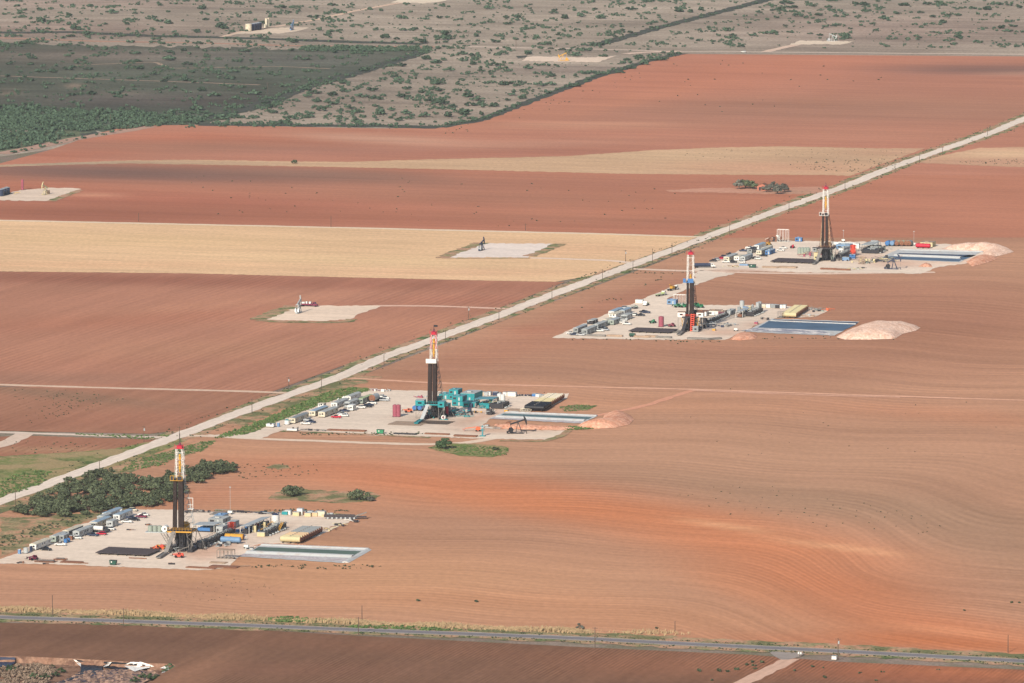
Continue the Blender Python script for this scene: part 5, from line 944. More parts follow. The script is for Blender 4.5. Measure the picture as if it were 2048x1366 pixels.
for x, y, c, wh, fl, k in [(225,584,'white','leftmost, '+BB,0,'pickup'),(258,596,'navy','in front of the leftmost white one, '+BB,1,'pickup'),(330,600,'silver','at the near end of the nearest trailer, '+BB,0,'pickup'),(532,558,'white','below the middle trailers, '+BB,0,'pickup'),(590,546,'silver','right of the white one below the middle trailers, '+BB,1,'pickup'),
    (575,530,'black','behind the silver grey one, '+BB,0,'pickup'),(765,466,'white','at the grey shed, left, '+BB,0,'pickup'),(828,483,'white','at the grey shed, nearest, '+BB,0,'pickup'),(790,444,'white','against the grey shed wall, '+BB,1,'car'),(900,385,'white','beside the black trucks behind the shed, '+BB,0,'car'),(975,388,'black','right of the white car behind the shed, '+BB,1,'pickup'),
    (1010,352,'black','farthest of the black group, '+BB,0,'pickup'),(1035,358,'navy','rightmost of the black group, '+BB,0,'pickup'),(810,310,'silver','behind the far blue roofed trailer, '+BB,1,'car')]:
    car(c, *d1(x, y), wh, bool(fl), k)
truck('white cabbed truck with a pale green bed on the blue board pad entrance', *d1(1035,272), 'white', bed('pale_green'), -G+math.pi*.5+.1, L=11); truck('flatbed truck with an upright white cab on the access track', *d1(1195,170), 'white', bed('pale_green'), -G-math.pi/2-.25, L=12)
truck('white cabbed truck carrying a yellow crane on the access track', *d1(1325,110), 'white', lambda t, L: (bed('dark')(t, L), part('crane', MB().box(-1,2.5,-1,1,1.35,3.0).bar((1,0,2.6),(4.6,0,4.2),.5), M['yellow'], t)), -G-math.pi/2-.25, L=13)
inst(('cr','white',5,2.4), crate('white',5,3,2.4), 'supply_crate', 'white box at the edge beside the pale green truck, blue board pad', 'crate', *d1(965,250)); pile('small tractor and implements at the left edge, blue board pad', *d1(880,308), L=6, W=10, colrs=('dark','sage','grey'), n=16, h=2.4, name='implement_cluster', cat='equipment')
container('blue box container at the back left, blue board pad', *d1(1308,266), 6, 6, 2.9, 'steel_blue', 'steel_blue')
for i, (x, y) in enumerate([(1375,295),(1440,296),(1575,285),(1620,300)]): inst('gt', telehandler('green'), 'farm_implement', f'{["left","second","third","right"][i]} green machine along the back of the blue board pad', 'farm implement', *d1(x,y), None, .3)
frame_rack('white welded arch behind the green machines, blue board pad', *d1(1398,262), L=8, W=3, H_=6.5, colr='white')
inst('rs3', vtank('dusty_red',1.7,6.6,.3), 'silo', 'single dusty red silo left of the blue board rig', 'silo', *d1(1198,504)); inst('gt', telehandler('green'), 'skid_loader', 'green loader standing left of the single dusty red silo', 'loader', *d1(1112,466), None, 1.0); inst('rt', telehandler('dusty_red'), 'skid_loader', 'small red lift right of the single dusty red silo', 'loader', *d1(1315,505), None, .6)
rackof('broad rack of dark drill pipe left of the blue board rig', *d1(1118,554), L=28, W=19, n=40); frame_rack('low framed catwalk end beside the drill pipe, blue board rig', *d1(1400,565), L=6, W=10, H_=.9, colr='steel')
for x, y, L, c, lab in [(500,606,12,'steel','grey pipe bundle at the front left edge'),(700,608,10,'wood','tan timber bundle left of the small green tank'),(990,618,10,'wood','tan timber bundle right of the small green tank'),(1090,616,8,'wood','middle timber bundle'),(1225,624,10,'steel','long grey bundle with a dark end'),(1600,640,14,'steel','long grey bundle right of the ramp'),(1775,640,9,'steel','bundle angled back at the right front corner')]:
    mats(f'{lab}, blue board pad', *d1(x,y), L=L, W=2.6, colr=c, h=1.1, rz=(-G+.8 if x == 1775 else None))
inst('sg', htank('dark_green',3.6,.95), 'storage_tank', 'small dark green tank at the front edge, blue board pad', 'storage tank', *d1(888,614))
container('white house with a brown roof right of the blue board rig', *d1(1620,392), 8, 9, 2.9, 'white', 'rust', along_x=True); container('long white house row behind the blue board rig', *d1(1755,385), 8, 10, 2.8, 'white', 'wood', along_x=True); container('dark red door container right of the white house row', *d1(1848,392), 8, 4.4, 2.8, 'maroon', 'wood'); container('grey container at the end of the house row, blue board rig', *d1(1915,385), 14, 3.6, 2.8, 'light_grey', 'roof_grey')
mudline('long pipe topped mud line running back from the blue board rig', *d1(1712,470), 44, 3, 2.2)
pile('grey pump skids and hoses right of the blue board rig base', *d1(1790,495), L=22, W=16, colrs=('steel','navy','light_grey'), n=36, h=2.2, name='pump_cluster', cat='equipment'); inst('yp', crate('yellow',2,2,1.4), 'pump_unit', 'yellow pump at the right foot of the blue board rig', 'pump', *d1(1768,546)); light_tower('thin light mast at the left end of the blue pond', *d1(2005,550), 9)
canopy('pale roofed shelter over mud pumps, blue board pad', *d2(95,385), 5, 22, 3.8, 'light_grey', ('rust','dark','steel_blue','rust'), n=4, name='mud_pump_shelter'); mudline('dark mud tanks left of the grey silos, blue board pad', *d2(190,375), 26, 6, 3); pile('shakers and pipes on the mud tanks, blue board pad', *d2(175,330), L=10, W=20, colrs=('grey','steel_blue','tan'), n=24, h=3.6, name='shaker_cluster', cat='equipment')
for x, y, h_, l_ in ((122,290,5,'left short grey silo'),(283,338,7,'left of the paired tall grey silos'),(304,332,7,'right of the paired tall grey silos')): inst(('gs',h_), vtank('light_grey',1.5 if h_ < 6 else 1.2,h_,.3), 'silo', f'{l_}, blue board pad', 'silo', *d2(x,y))
for x, y, c, l_ in [(345,284,'cream','cream tote'),(395,284,'white','first white tote'),(445,286,'grey','grey tote'),(490,290,'dark','black tote'),(522,290,'white','second white tote'),(552,289,'white','third white tote')]: inst(('cr',c,3,2.4), crate(c,3,3,2.4), 'supply_crate', f'{l_} in the back row, blue board pad', 'crate', *d2(x,y))
for k in range(12):
    u, v = d2(612+118*k/11.3, 386-78*k/11.3); inst(('ht','sage2'), htank('tan',9,1.5), 'storage_tank', f'olive cream horizontal tank in the blue board rig tank row, {ORD[k] if k<10 else str(k+1)+"th"} counted from the pond', 'storage tank', u, v, 'horizontal tanks on the blue board pad')
frame_rack('upright steel frame at the near left end of the olive cream tanks', *d2(522,385), L=4, W=4, H_=4, colr='steel'); pile('grey and orange scrap behind the olive cream tanks', *d2(880,305), L=24, W=12, colrs=('grey','orange','steel'), n=30, h=1.6); pile('dark scrap at the right corner, blue board pad', *d2(935,318), L=8, W=14, colrs=('dark','sage'), n=14, h=1.4); pile('low rubbish right of the olive cream tanks', *d2(800,362), L=14, W=14, colrs=('wood','light_grey'), n=16, h=.5)
pile('pump at the back left corner of the blue pond', *d2(355,405), L=6, W=5, colrs=('rust','dark','steel'), n=10, h=1.5); inst('rp', crate('dusty_red',2.2,2,1.6), 'pump_unit', 'small red pump at the left edge of the blue pond', 'pump', *d2(268,452))
pile('dark machinery packed under the blue board rig floor', 1384, 658, L=13, W=20, colrs=('dark','black','steel'), n=34, h=3.4, name='equipment_cluster', cat='equipment')
pile('dark winch gear behind the blue board rig base', 1402, 652, L=12, W=24, colrs=('black','steel','dark'), n=30, h=4.5, name='equipment_cluster', cat='equipment')
# ---- farthest rig pad
e1 = Z(1380,460,6.4); e2 = Z(1680,460,5.565); FP = 'farthest rig pad'
for q, lab, kw in [(e1(465,402),'leftmost trailer with a tan end, '+FP,dict(L=24,W=4,wall='cream',roof='roof_grey')),(e1(597,398),'white box trailer second from left, '+FP,dict(L=14,W=4,wall='white',roof='cream',gable=False)),(e1(672,400),'grey trailer beside the white box trailer, '+FP,dict(L=22,W=3.6,wall='light_grey',roof='roof_grey')),(e1(760,300),'low dark roofed trailer in the rear row, '+FP,dict(L=14,W=3.6,wall='grey',roof='dark')),
    (e1(850,252),'long pale trailer at the back left, '+FP,dict(L=20,W=3.6,wall='white',roof='roof_blue')),(e1(880,320),'cream ended trailer in the front row middle, '+FP,dict(L=20,W=3.8,wall='cream',roof='roof_grey')),(e1(940,290),'tall grey trailer behind the cream ended one, '+FP,dict(L=20,W=3.6,wall='light_grey',roof='cream'))]:
    trailer(lab, *q, **kw)
container('bright blue container at the right end of the trailers, '+FP, *e1(992,318), 15, 3.4, 2.7, 'blue', 'roof_blue')
truck('dark tank truck with a white cab at the entrance of the farthest rig pad', *e1(185,482), 'white', tankbody('navy'), -G+math.pi+.35, L=15, name='tank_truck')
for x, y, c, wh, fl, k in [(295,405,'dark','behind the tank truck, '+FP,0,'car'),(335,388,'silver','second behind the tank truck, '+FP,0,'car'),(397,374,'red','parked along the left edge, '+FP,0,'car'),(440,352,'navy','along the left edge beyond the red one, '+FP,1,'car'),(512,320,'black','along the left edge, farthest single one, '+FP,0,'pickup'),(680,275,'navy','in the rear group left, '+FP,0,'pickup'),(762,238,'white','in the rear group at the back, '+FP,1,'pickup'),(745,272,'silver','in the rear group right, '+FP,0,'pickup'),
    (460,418,'white','at the leftmost trailer end, '+FP,0,'pickup'),(556,422,'dark','before the white box trailer, '+FP,1,'car'),(662,424,'white','before the grey trailer, '+FP,0,'pickup'),(830,372,'black','right of the grey trailer, '+FP,0,'pickup'),(872,376,'white','right of the black pickup, '+FP,1,'car'),(940,338,'black','before the blue container, '+FP,1,'pickup'),(1160,270,'white','nearer of two right of the blue container, '+FP,0,'pickup'),(1192,242,'white','farther of two right of the blue container, '+FP,0,'pickup')]:
    car(c, *e1(x, y), wh, bool(fl), k)
inst('rt2', telehandler('red'), 'telehandler', 'bright red telehandler alone behind the trailers, farthest rig pad', 'telehandler', *e1(1312,232), None, 1.3); inst('yl', telehandler('yellow'), 'wheel_loader', 'left yellow loader at the back of the farthest rig pad', 'loader', *e1(945,198), None, .2); inst('yl', telehandler('yellow'), 'wheel_loader', 'right yellow loader at the back of the farthest rig pad', 'loader', *e1(1002,198), None, .5)
frame_rack('tall white frame at the back of the farthest rig pad', *e1(1190,152), L=8, W=3, H_=9, colr='white'); pile('white and brown upright machinery at the back of the farthest rig pad', *e1(1090,150), L=14, W=6, colrs=('white','rust','dark'), n=26, h=4, name='equipment_cluster', cat='equipment'); container('small blue box at the back edge of the farthest rig pad', *e1(1388,150), 3, 5, 2.6, 'blue', 'steel_blue')
rackof('broad rack of dark drill pipe left of the farthest rig', *e1(1345,405), L=30, W=22, n=40)
for k, x in enumerate((1402,1440,1478,1512)): inst('gt4', vtank('sage',1.5,4.2,.8), 'storage_tank', f'grey upright tank left of the farthest rig, {ORD[k]} from the left', 'storage tank', *e1(x,308)); 
pile('red and brown pumps at the left foot of the farthest rig', *e1(1530,330), L=14, W=26, colrs=('dusty_red','tan','steel'), n=34, h=3, name='pump_cluster', cat='equipment')
skip('dark green skip at the front left of the farthest rig pad', *e1(800,482), 5); inst(('cr','steel_blue',6,1.2), crate('steel_blue',6,3,1.2), 'supply_crate', 'low blue flat crate before the trailers, farthest rig pad', 'crate', *e1(692,456)); pile('small tan items at the front left, farthest rig pad', *e1(530,474), L=12, W=4, colrs=('tan','rust'), n=9, h=1.6)
for x, y, L, f_ in [(1028,482,11,e1),(1250,484,13,e1)]: mats(f'tan timber bundle on the front edge of the farthest pad, {"left" if x < 1100 else "right"}', *f_(x,y), L=L, W=4, colr='wood', h=1.0)
mats('dark brown pipe bundle on the front edge, farthest pad, left one', *e1(1770,505), L=11, W=3, colr='rust', h=1.1); mats('dark brown pipe bundle on the front edge, farthest pad, right one', *e1(1950,514), L=11, W=3, colr='rust', h=1.0)
inst(('tw'), htank('white',18,1.3), 'storage_tank', 'long white horizontal tank behind the farthest rig', 'storage tank', *e2(50,185)); container('blue grey house behind the farthest rig, right side', *e2(30,215), 10, 10, 3, 'steel_blue', 'roof_blue', along_x=True); container('white fronted control house right of the farthest rig', *e2(15,262), 18, 4, 3.4, 'white', 'roof_grey'); mudline('dark mud line behind the farthest rig', *e2(-20,330), 42, 4, 3.4); pile('dark pumps and hoses right of the farthest rig base', *e2(30,318), L=16, W=36, colrs=('dark','steel','navy'), n=50, h=3, name='pump_cluster', cat='equipment')
tower('orange red vessel tower right of the farthest rig', *e2(147,288), 'orange_red', 3.4, 7.6); inst(('cr','blue',4,3.0), crate('blue',4,3,3.0), 'supply_crate', 'bright blue box at the foot of the farthest orange tower', 'crate', *e2(142,318)); inst(('cr','steel_blue',5,2.4), crate('steel_blue',5,3,2.4), 'pump_unit', 'pale blue pump unit left of the bright blue box, farthest pad', 'pump', *e2(68,340))
canopy('pale roofed shelter right of the farthest orange tower', *e2(290,235), 9, 26, 4, 'roof_grey', ('dark','grey','dark','tan'), n=4, name='mud_pump_shelter'); mudline('dark mud tanks under pipes right of the orange tower, farthest pad', *e2(330,262), 22, 12, 2.6); pile('shakers and pipes at the right end of the mud tanks, farthest pad', *e2(420,235), L=14, W=26, colrs=('sage','grey','dark'), n=40, h=3.4, name='shaker_cluster', cat='equipment')
inst(('cr','white',3.6,3.6), crate('white',3.6,3,3.6), 'supply_crate', 'tall white box behind the orange tower, farthest pad', 'crate', *e2(190,205)); inst(('cr','light_grey',5,4), crate('light_grey',5,3,4), 'supply_crate', 'grey box behind the shelter, farthest pad', 'crate', *e2(385,180))
for k, (x, c, cn) in enumerate([(525,'blue','blue'),(577,'steel_blue','blue'),(630,'tan','tan'),(685,'tan','tan'),(735,'pink_tan','tan'),(768,'grey','grey')]): inst(('hx',c), htank(c,6,1.7,False), 'storage_tank', f'{cn} round backed tank behind the farthest pond, {ORD[k]} from the left', 'storage tank', *e2(x,182))
inst('hred', htank('red',10,1.5), 'storage_tank', 'bright red horizontal tank left of the farthest spoil heap', 'storage tank', *e2(925,204)); container('tan box right behind the bright red tank', *e2(960,192), 9, 10.5, 3.2, 'tan', 'wood', along_x=True)
light_tower('light mast behind the farthest rig', *e2(38,130), 8); light_tower('light mast beside the round backed tanks, farthest pad', *e2(822,172), 10)
pile('tan pumps and pipes at the left end of the farthest pond', *e2(410,345), L=30, W=30, colrs=('tan','steel','dark'), n=50, h=2.4, name='pump_cluster', cat='equipment'); pile('long dark suction pipes beside the farthest pond', *e2(500,352), L=16, W=10, colrs=('dark','navy'), n=16, h=2); frame_rack('small open steel frame left of the pond pumps, farthest pad', *e2(241,378), L=4, W=3, H_=5, colr='wood'); pile('grey pump beside the small open frame, farthest pad', *e2(310,368), L=7, W=10, colrs=('sage','dark'), n=14, h=2)
pile('dark rubbish at the front of the farthest pad, right part', *e2(245,425), L=6, W=6, colrs=('dark','steel'), n=8, h=.8); pile('stack of small boards at the front of the farthest pad', *e2(155,440), L=10, W=4, colrs=('tan','light_grey'), n=10, h=1)
pumpjack('dark pumpjack seen almost end on in front of the farthest pond', *e2(578,436), 'navy', 1.0, -.25, .45, 'black')
# ---- lone pumpjacks and tank batteries
pumpjack('dark grey pumpjack on the square pad in the golden field', 963, 501, 'navy', .9, 1.2, .3, 'light_grey'); pumpjack('white and grey pumpjack in front of the red lorry', 597, 626, 'light_grey', 1.05, 1.35, .3, 'silver')
truck('long red lorry with white tanks parked behind the lone pumpjack', 617, 613, 'maroon', lambda t, L: (part('flatbed', MB().box(-L/2+3.2,L/2,-1.25,1.25,1.1,2.0), M['maroon'], t), part('load', MB().box(-1.8,-.6,-.9,.9,2.003,3.3).box(.6,1.6,-.9,.9,2.003,3.4).box(2.4,4.4,-.9,.9,2.003,3.0), M['white'], t)), math.pi-G, L=12.5, name='lorry')
pumpjack('rusty pumpjack on the pad at the left edge of the photo', 92, 389, 'tan', .95, 1.1+math.pi, .35, 'wood')
for k, x in enumerate((2,8,14)): inst('bt', vtank('navy',2.3,5.2,.4,'light_grey'), 'storage_tank', f'dark upright oil tank at the left edge, {ORD[k]} from the left', 'storage tank', x, 392-k*2)
inst('htr', vtank('dusty_red',1.0,8,.4), 'heater_treater', 'slim brown heater column on the left edge pad', 'heater treater', 45, 380); pile('yellow pipework between the dark oil tanks and the heater column', 26, 387, L=8, W=10, colrs=('yellow','tan'), n=8, h=1)
inst('ot', vtank('cream',3.4,7.4,.4), 'storage_tank', 'cream oil tank at the near end of the far hill pad tanks', 'storage tank', 497, 62); 
for k in range(4): inst('ot2', vtank('navy',3.0,7,.4,'light_grey'), 'storage_tank', f'dark oil tank behind the cream one on the far scrubland pad, {ORD[k]} from the left', 'storage tank', 504+k*4.6, 61-k*.8)
for x, y, h_, l_ in ((532.5,56,10,'left'),(536.5,55.5,10,'right'),(530,56.4,4,'short')): inst(('sv',h_), vtank('cream',1.2 if h_ > 5 else .9,h_,.4), 'separator_vessel', f'{l_} pale separator column behind the far oil tanks', 'separator', x, y)
pumpjack('grey blue pumpjack on the far scrubland pad beside oil tanks', 584, 60, 'steel_blue', 1.0, 1.3, .3, 'navy'); pumpjack('bright yellow pumpjack on the long pale pad in the scrubland', 1128, 121.5, 'yellow', .9, math.pi, -.42, 'yellow'); pumpjack('white pumpjack on the far right scrubland pad', 1663, 82.5, 'light_grey', .9, .1, -.38, 'silver')
car('white', 1487, 105, 'driving on the dirt track above the red field', False, 'car')
# farmhouse
t = thing('farmhouse','small derelict pink walled farmhouse between the two clumps of trees','house',1524,381,None,-.35); part('wall', MB().box(-4,4,0,7,0,3.2).prism([(-4,3.203),(0,5.2),(4,3.203)],0,7), mat('pink_wall',alb(208,130,106,k=1.95)), t); part('roof', MB().prism([(-4.5,3.2),(0,5.5),(4.5,3.2),(0,5.25)],-.3,7.3), M['rust'], t); part('door', MB().box(-2.6,-1.0,-.06,-.003,0,2.6), M['dark'], t)
t = thing('mailbox','white mailbox by the junction of the paved road, left one','mailbox',1597.5,1312); part('post', MB().box(-.08,.08,-.08,.08,0,1), M['wood'], t); part('box', MB().box(-.35,.35,-.5,.5,1.003,1.9), M['white'], t)
t2 = copy_tree(t); t2['label'] = 'white mailbox by the junction of the paved road, right one'; t2.location = (*P(1602,1312.4,GZ), GZ); TH.append(t2)
inst(('cr','white',2.2,1.6), crate('white',2.2,2,1.6), 'meter_box', 'white meter box at the foot of the transformer pole', 'meter box', 1669, 1319)
# ---- utility poles
for k, (u, v, top, where, arm, box) in enumerate([(31,1011,980,'beside the gravel road at the left edge of the photo',1,0),(199,944,920,'beside the gravel road left of the thicket',1,0),(359,892,853,'behind the crown of the nearest rig',1,0),(504,827,797,'on the gravel road verge nearer than the side track junction',1,0),(643,780,751,'beside the gravel road above the green weeds',1,0),
    (768,733,705,'beside the gravel road left of the teal rig',1,0),(891,684,660,'beside the gravel road right of the teal rig crown',1,0),(998,641,618,'beside the gravel road right of the dirt track junction',1,0),(1104,598,577,'beside the gravel road in line with the golden field corner',1,0),(1205,562,539,'beside the gravel road left of the blue board pad junction',1,0),
    (1266,541,521,'exactly at the junction of the blue board pad track',1,0),(1305,527,497,'tall bare one right of the junction beside the golden field',0,0),(1344,511,486,'beside the gravel road left of the blue board rig crown',0,0),(1459,471,449,'beside the gravel road right of the blue board rig crown',1,0),(1578,427,404,'beside the gravel road left of the farthest rig',1,0),
    (1690,382,358,'beside the gravel road right of the farthest rig crown',1,0),(1790,344,328,'beside the gravel road right of the farmhouse field',1,0),(1839,326,310,'beside the gravel road at the pale strip, near one',1,0),(1885,310,294,'beside the gravel road at the pale strip, far one',1,0),(1975,270,256,'beside the gravel road near the right edge',1,0),
    (288,884,852,'with a small transformer at the side track left of the nearest rig',1,1),(577,779,754,'with a small transformer by the ploughed field corner',1,1),(937,640,613,'with a small transformer above the teal rig road bend',1,1),(1251,523,500,'with small box at the golden field track',1,1),
    (277,443,426,'at the golden field top track, left one',0,0),(662,454,432,'at the golden field top track, middle one',0,0),(1051,461,447,'at the golden field top track, right one',1,0),(105,1231,1190,'pale thin one in the tall golden grass at left',0,0),(247,1253,1216,'in front of the paved road at left',1,0),(717,1269,1234,'in front of the paved road below the nearest pond',1,0),
    (724,1239,1211,'thin one behind the paved road below the nearest pond',0,0),(1190,1296,1254,'in front of the paved road right of the lone bush',1,0),(1350,1264,1242,'thin pale one behind the paved road, middle right',0,0),(1676,1320,1276,'with a big transformer right of the paved junction',1,1),(2016,1305,1270,'thin pale one near the right edge behind the paved road',0,0),
    (1032,97,78,'in the scrubland left of the yellow pumpjack pad',1,0),(855,92,76,'at the corner of the dark burnt ground',0,0),(221,243,228,'rising out of the dark scrub at the upper left',0,0),(43,293,282,'in the green scrub at the left edge',0,0),(116,283,268,'beside the scrub lane at the upper left',0,0),(535,185,165,'at the edge of the burnt ground, upper middle',1,0)]):
    h = (v-top)/(S(v)*.99); pole(f'utility pole {where}', u, v, h, arm, box, 'utility poles')
# ---------------------------------------------------------------- vegetation
def leaf_mat(name, rgb, v=.35):
    m = bpy.data.materials.new(name); m.use_nodes = True; n = m.node_tree; b = n.nodes['Principled BSDF']; b.inputs['Roughness'].default_value = .9; b.inputs['Specular IOR Level'].default_value = .1
    oi = n.nodes.new('ShaderNodeObjectInfo'); geo = n.nodes.new('ShaderNodeNewGeometry'); t = n.nodes.new('ShaderNodeTexNoise'); t.inputs['Scale'].default_value = .55; t.inputs['Detail'].default_value = 4; n.links.new(geo.outputs['Position'], t.inputs['Vector'])
    r = n.nodes.new('ShaderNodeMapRange'); r.inputs[1].default_value = .3; r.inputs[2].default_value = .7; r.inputs[3].default_value = 1-v; r.inputs[4].default_value = 1+v; n.links.new(t.outputs[0], r.inputs[0])
    r2 = n.nodes.new('ShaderNodeMapRange'); r2.inputs[3].default_value = .72; r2.inputs[4].default_value = 1.45; n.links.new(oi.outputs['Random'], r2.inputs[0])
    mu = n.nodes.new('ShaderNodeMath'); mu.operation = 'MULTIPLY'; n.links.new(r.outputs[0], mu.inputs[0]); n.links.new(r2.outputs[0], mu.inputs[1])
    mx = n.nodes.new('ShaderNodeMix'); mx.data_type = 'RGBA'; mx.blend_type = 'MULTIPLY'; mx.inputs[0].default_value = 1; mx.inputs[6].default_value = (*rgb, 1); n.links.new(mu.outputs[0], mx.inputs[7]); n.links.new(mx.outputs[2], b.inputs['Base Color']); return m
LF = leaf_mat('foliage', (.064,.077,.043), .5); LF2 = leaf_mat('far_foliage', (.048,.075,.048)); LFG = leaf_mat('grey_foliage', (.105,.105,.085)); LFD = leaf_mat('dark_foliage', (.045,.075,.035)); BARK = mat('bark', (.11,.085,.07))
def leaves(n_cl, n_leaf, rx, rz, size, seed, flat=.0):
    r = np.random.default_rng(seed); V = []; Fc = []
    th = r.uniform(0, 2*np.pi, n_cl); rr = np.sqrt(r.uniform(0, 1, n_cl))*rx*.82; cx, cy = rr*np.cos(th), rr*np.sin(th)
    cz = rz*(.30+.55*r.uniform(0, 1, n_cl)*(1-(rr/rx)**2)); cr = rx*r.uniform(.22, .42, n_cl)
    for i in range(n_cl):
        d = r.normal(size=(n_leaf, 3)); d /= np.linalg.norm(d, axis=1)[:, None]; q = r.uniform(.55, 1.08, n_leaf)[:, None]
        p = d*q*np.array([cr[i], cr[i], cr[i]*.62])+np.array([cx[i], cy[i], cz[i]]); p[:, 2] = np.maximum(p[:, 2], .05)
        a = r.normal(size=(n_leaf, 3)); a /= np.linalg.norm(a, axis=1)[:, None]; b = np.cross(a, d); b /= (np.linalg.norm(b, axis=1)[:, None]+1e-9); a = np.cross(d, b)
        s = size*r.uniform(.6, 1.4, n_leaf)[:, None]; o = len(V)
        q4 = np.stack([p-a*s-b*s*.6, p+a*s-b*s*.6, p+a*s*.7+b*s*.8, p-a*s*.7+b*s*.8], 1).reshape(-1, 3); V += [tuple(x) for x in q4]
        Fc += [(o+4*k, o+4*k+1, o+4*k+2, o+4*k+3) for k in range(n_leaf)]
    return V, Fc
def tree_proto(key, name, n_cl, n_leaf, rx, rz, size, seed, lm, trunk=True):
    def b(nm, label, cat, u, v, group, rz_, z):
        t = thing(nm, label, cat, u, v, group, rz_, z); V, Fc = leaves(n_cl, n_leaf, rx, rz, size, seed); link_mesh('crown', V, Fc, lm, t)
        g = MB(); rr = random.Random(seed)
        for k in range(4): a = k*1.6+rr.random(); g.cyl((0,0,-.1),(math.cos(a)*rx*.12,math.sin(a)*rx*.12,rz*.3),rx*.05,5,rx*.03).cyl((math.cos(a)*rx*.12,math.sin(a)*rx*.12,rz*.3),(math.cos(a)*rx*.5,math.sin(a)*rx*.5,rz*.66),rx*.03,4,rx*.012)
        part('trunk', g, BARK, t); return t
    return b
TV = [tree_proto(i, 'tree', 13+i, 48, 3.4, 4.7-(i % 3)*.5, .27, 100+i, LF) for i in range(6)]
TH_POLY = [(20,1034),(60,1005),(130,972),(160,962),(215,945),(240,948),(262,960),(300,962),(345,950),(385,938),(440,926),(468,938),(462,947),(430,955),(400,968),(375,985),(350,1000),(335,1010),(270,1020),(200,1026),(150,1036),(80,1035)]
pts = []; tries = 0
while len(pts) < 250 and tries < 9000:
    tries += 1; u, v = random.uniform(15,470), random.uniform(924,1038)
    if inpoly([u],[v],TH_POLY)[0] and all(abs(u-a)/9+abs(v-b)/3.4 > 1 for a, b in pts): pts.append((u, v))
for i, (u, v) in enumerate(pts):
    k = random.randrange(6); inst(('tree',k), TV[k], 'mesquite_tree', 'dark green mesquite tree packed in the thicket between gravel road and nearest pad', 'tree', u, v, 'trees of the thicket', random.uniform(0,6.28), .1, random.uniform(.8,1.25))
def bush(key, lm, n_cl, n_leaf, rx, rz, size):
    def b(nm, label, cat, u, v, group, rz_, z): return tree_proto(key, nm, n_cl, n_leaf, rx, rz, size, hash(key) % 1000 if not isinstance(key, int) else key, lm)(nm, label, cat, u, v, group, rz_, z)
    return b
big = lambda s, lm: tree_proto(s, 'tree', 24, 60, 6.6, 6.6, .38, s, lm)
inst('bigA', big(11, LF), 'bush', 'broad dark bush at the left end of the dry grass patch behind the nearest pad', 'bush', 583, 992, None, .5, .2); inst('bigB', big(12, LF), 'bush', 'broad dark bush at the right end of the dry grass patch behind the nearest pad', 'bush', 718, 1000, None, 2, .2, .92); inst('bB2', big(13, LFG), 'bush', 'small grey bush just right of the broad dark bush, dry grass patch', 'bush', 742, 1002, None, 2, .2, .4)
inst('dome', tree_proto(14,'tree',22,80,4.6,7.0,.32,14,LFD), 'tree', 'single round dense green tree in front of the teal rig pad', 'tree', 889, 898, None, 0, .2, 1.0); inst('dome2', tree_proto(15,'tree',10,40,3,2.5,.3,15,LF), 'bush', 'low shrub in the weeds right of the round dense tree', 'bush', 990, 900, None, 0, .2, .8)
inst('lean', tree_proto(16,'tree',8,60,2.3,4.2,.22,16,LFG), 'bush', 'lone grey green bush behind the paved road', 'bush', 1160, 1261, None, 0, .2, .95)
inst('strip', tree_proto(17,'tree',10,50,3.4,3.2,.3,17,LF), 'bush', 'lone dark bush in the pale strip between red fields', 'bush', 589, 327, None, 0, .2)
FM = [(1478,378,LFG,1.0,'grey tree at the left end of the farmhouse left clump'),(1491,377,LF,1.15,'tall dark tree in the middle of the farmhouse left clump'),(1505,378,LF,.9,'dark tree at the right end of the farmhouse left clump'),(1532,384,LFG,.8,'grey tree right beside the pink farmhouse'),(1547,381,LFG,.95,'grey tree behind in the farmhouse right clump'),(1555,388,LFG,1.0,'spiky grey tree at the front of the farmhouse right clump'),(1569,384,LFG,.95,'grey tree at the right end of the farmhouse clump')]
for k, (u, v, lm, s, lab) in enumerate(FM): inst(('fm',k), tree_proto(30+k,'tree',24,70,4.6,8.4,.34,30+k,lm), 'tree', lab, 'tree', u, v, None, k, .2, s)
# scrubland bushes; the larger ones at their places in the photograph
q1 = Z(0,0,2.926); q2 = Z(680,0,2.926); q3 = Z(1360,0,2.977)
HAND = [q1(x,y) for x, y in [(525,30),(405,85),(240,120),(738,135),(900,95),(660,70),(1190,45),(1200,110),(515,195),(440,165),(345,120),(90,125),(1320,160),(1290,155),(980,130),(930,120),(1540,130),(1920,200),(1720,240),(1960,300),(1700,290),(1430,295),(795,310),(985,300),(980,345),(190,335),(400,400),(515,400),(300,415),(40,440),(60,370),(1095,370),(1370,415),(815,395),(900,430),(975,455),(1095,465),(1345,455),(1250,555),(1390,570),(1490,545),(690,550),(530,545),(420,550),(1000,660),(1150,635),(1185,525),(1580,620),(1600,655),(1310,690),(1380,680),(1950,550),(1840,540),(1800,560),(1880,640),(2000,640),(1810,680),(1700,690),(1940,605),(2030,480),(1790,520),(920,225),(1835,95),(1940,25),(1960,60),(1750,60),(1640,40),(1160,180),(1080,290)]]
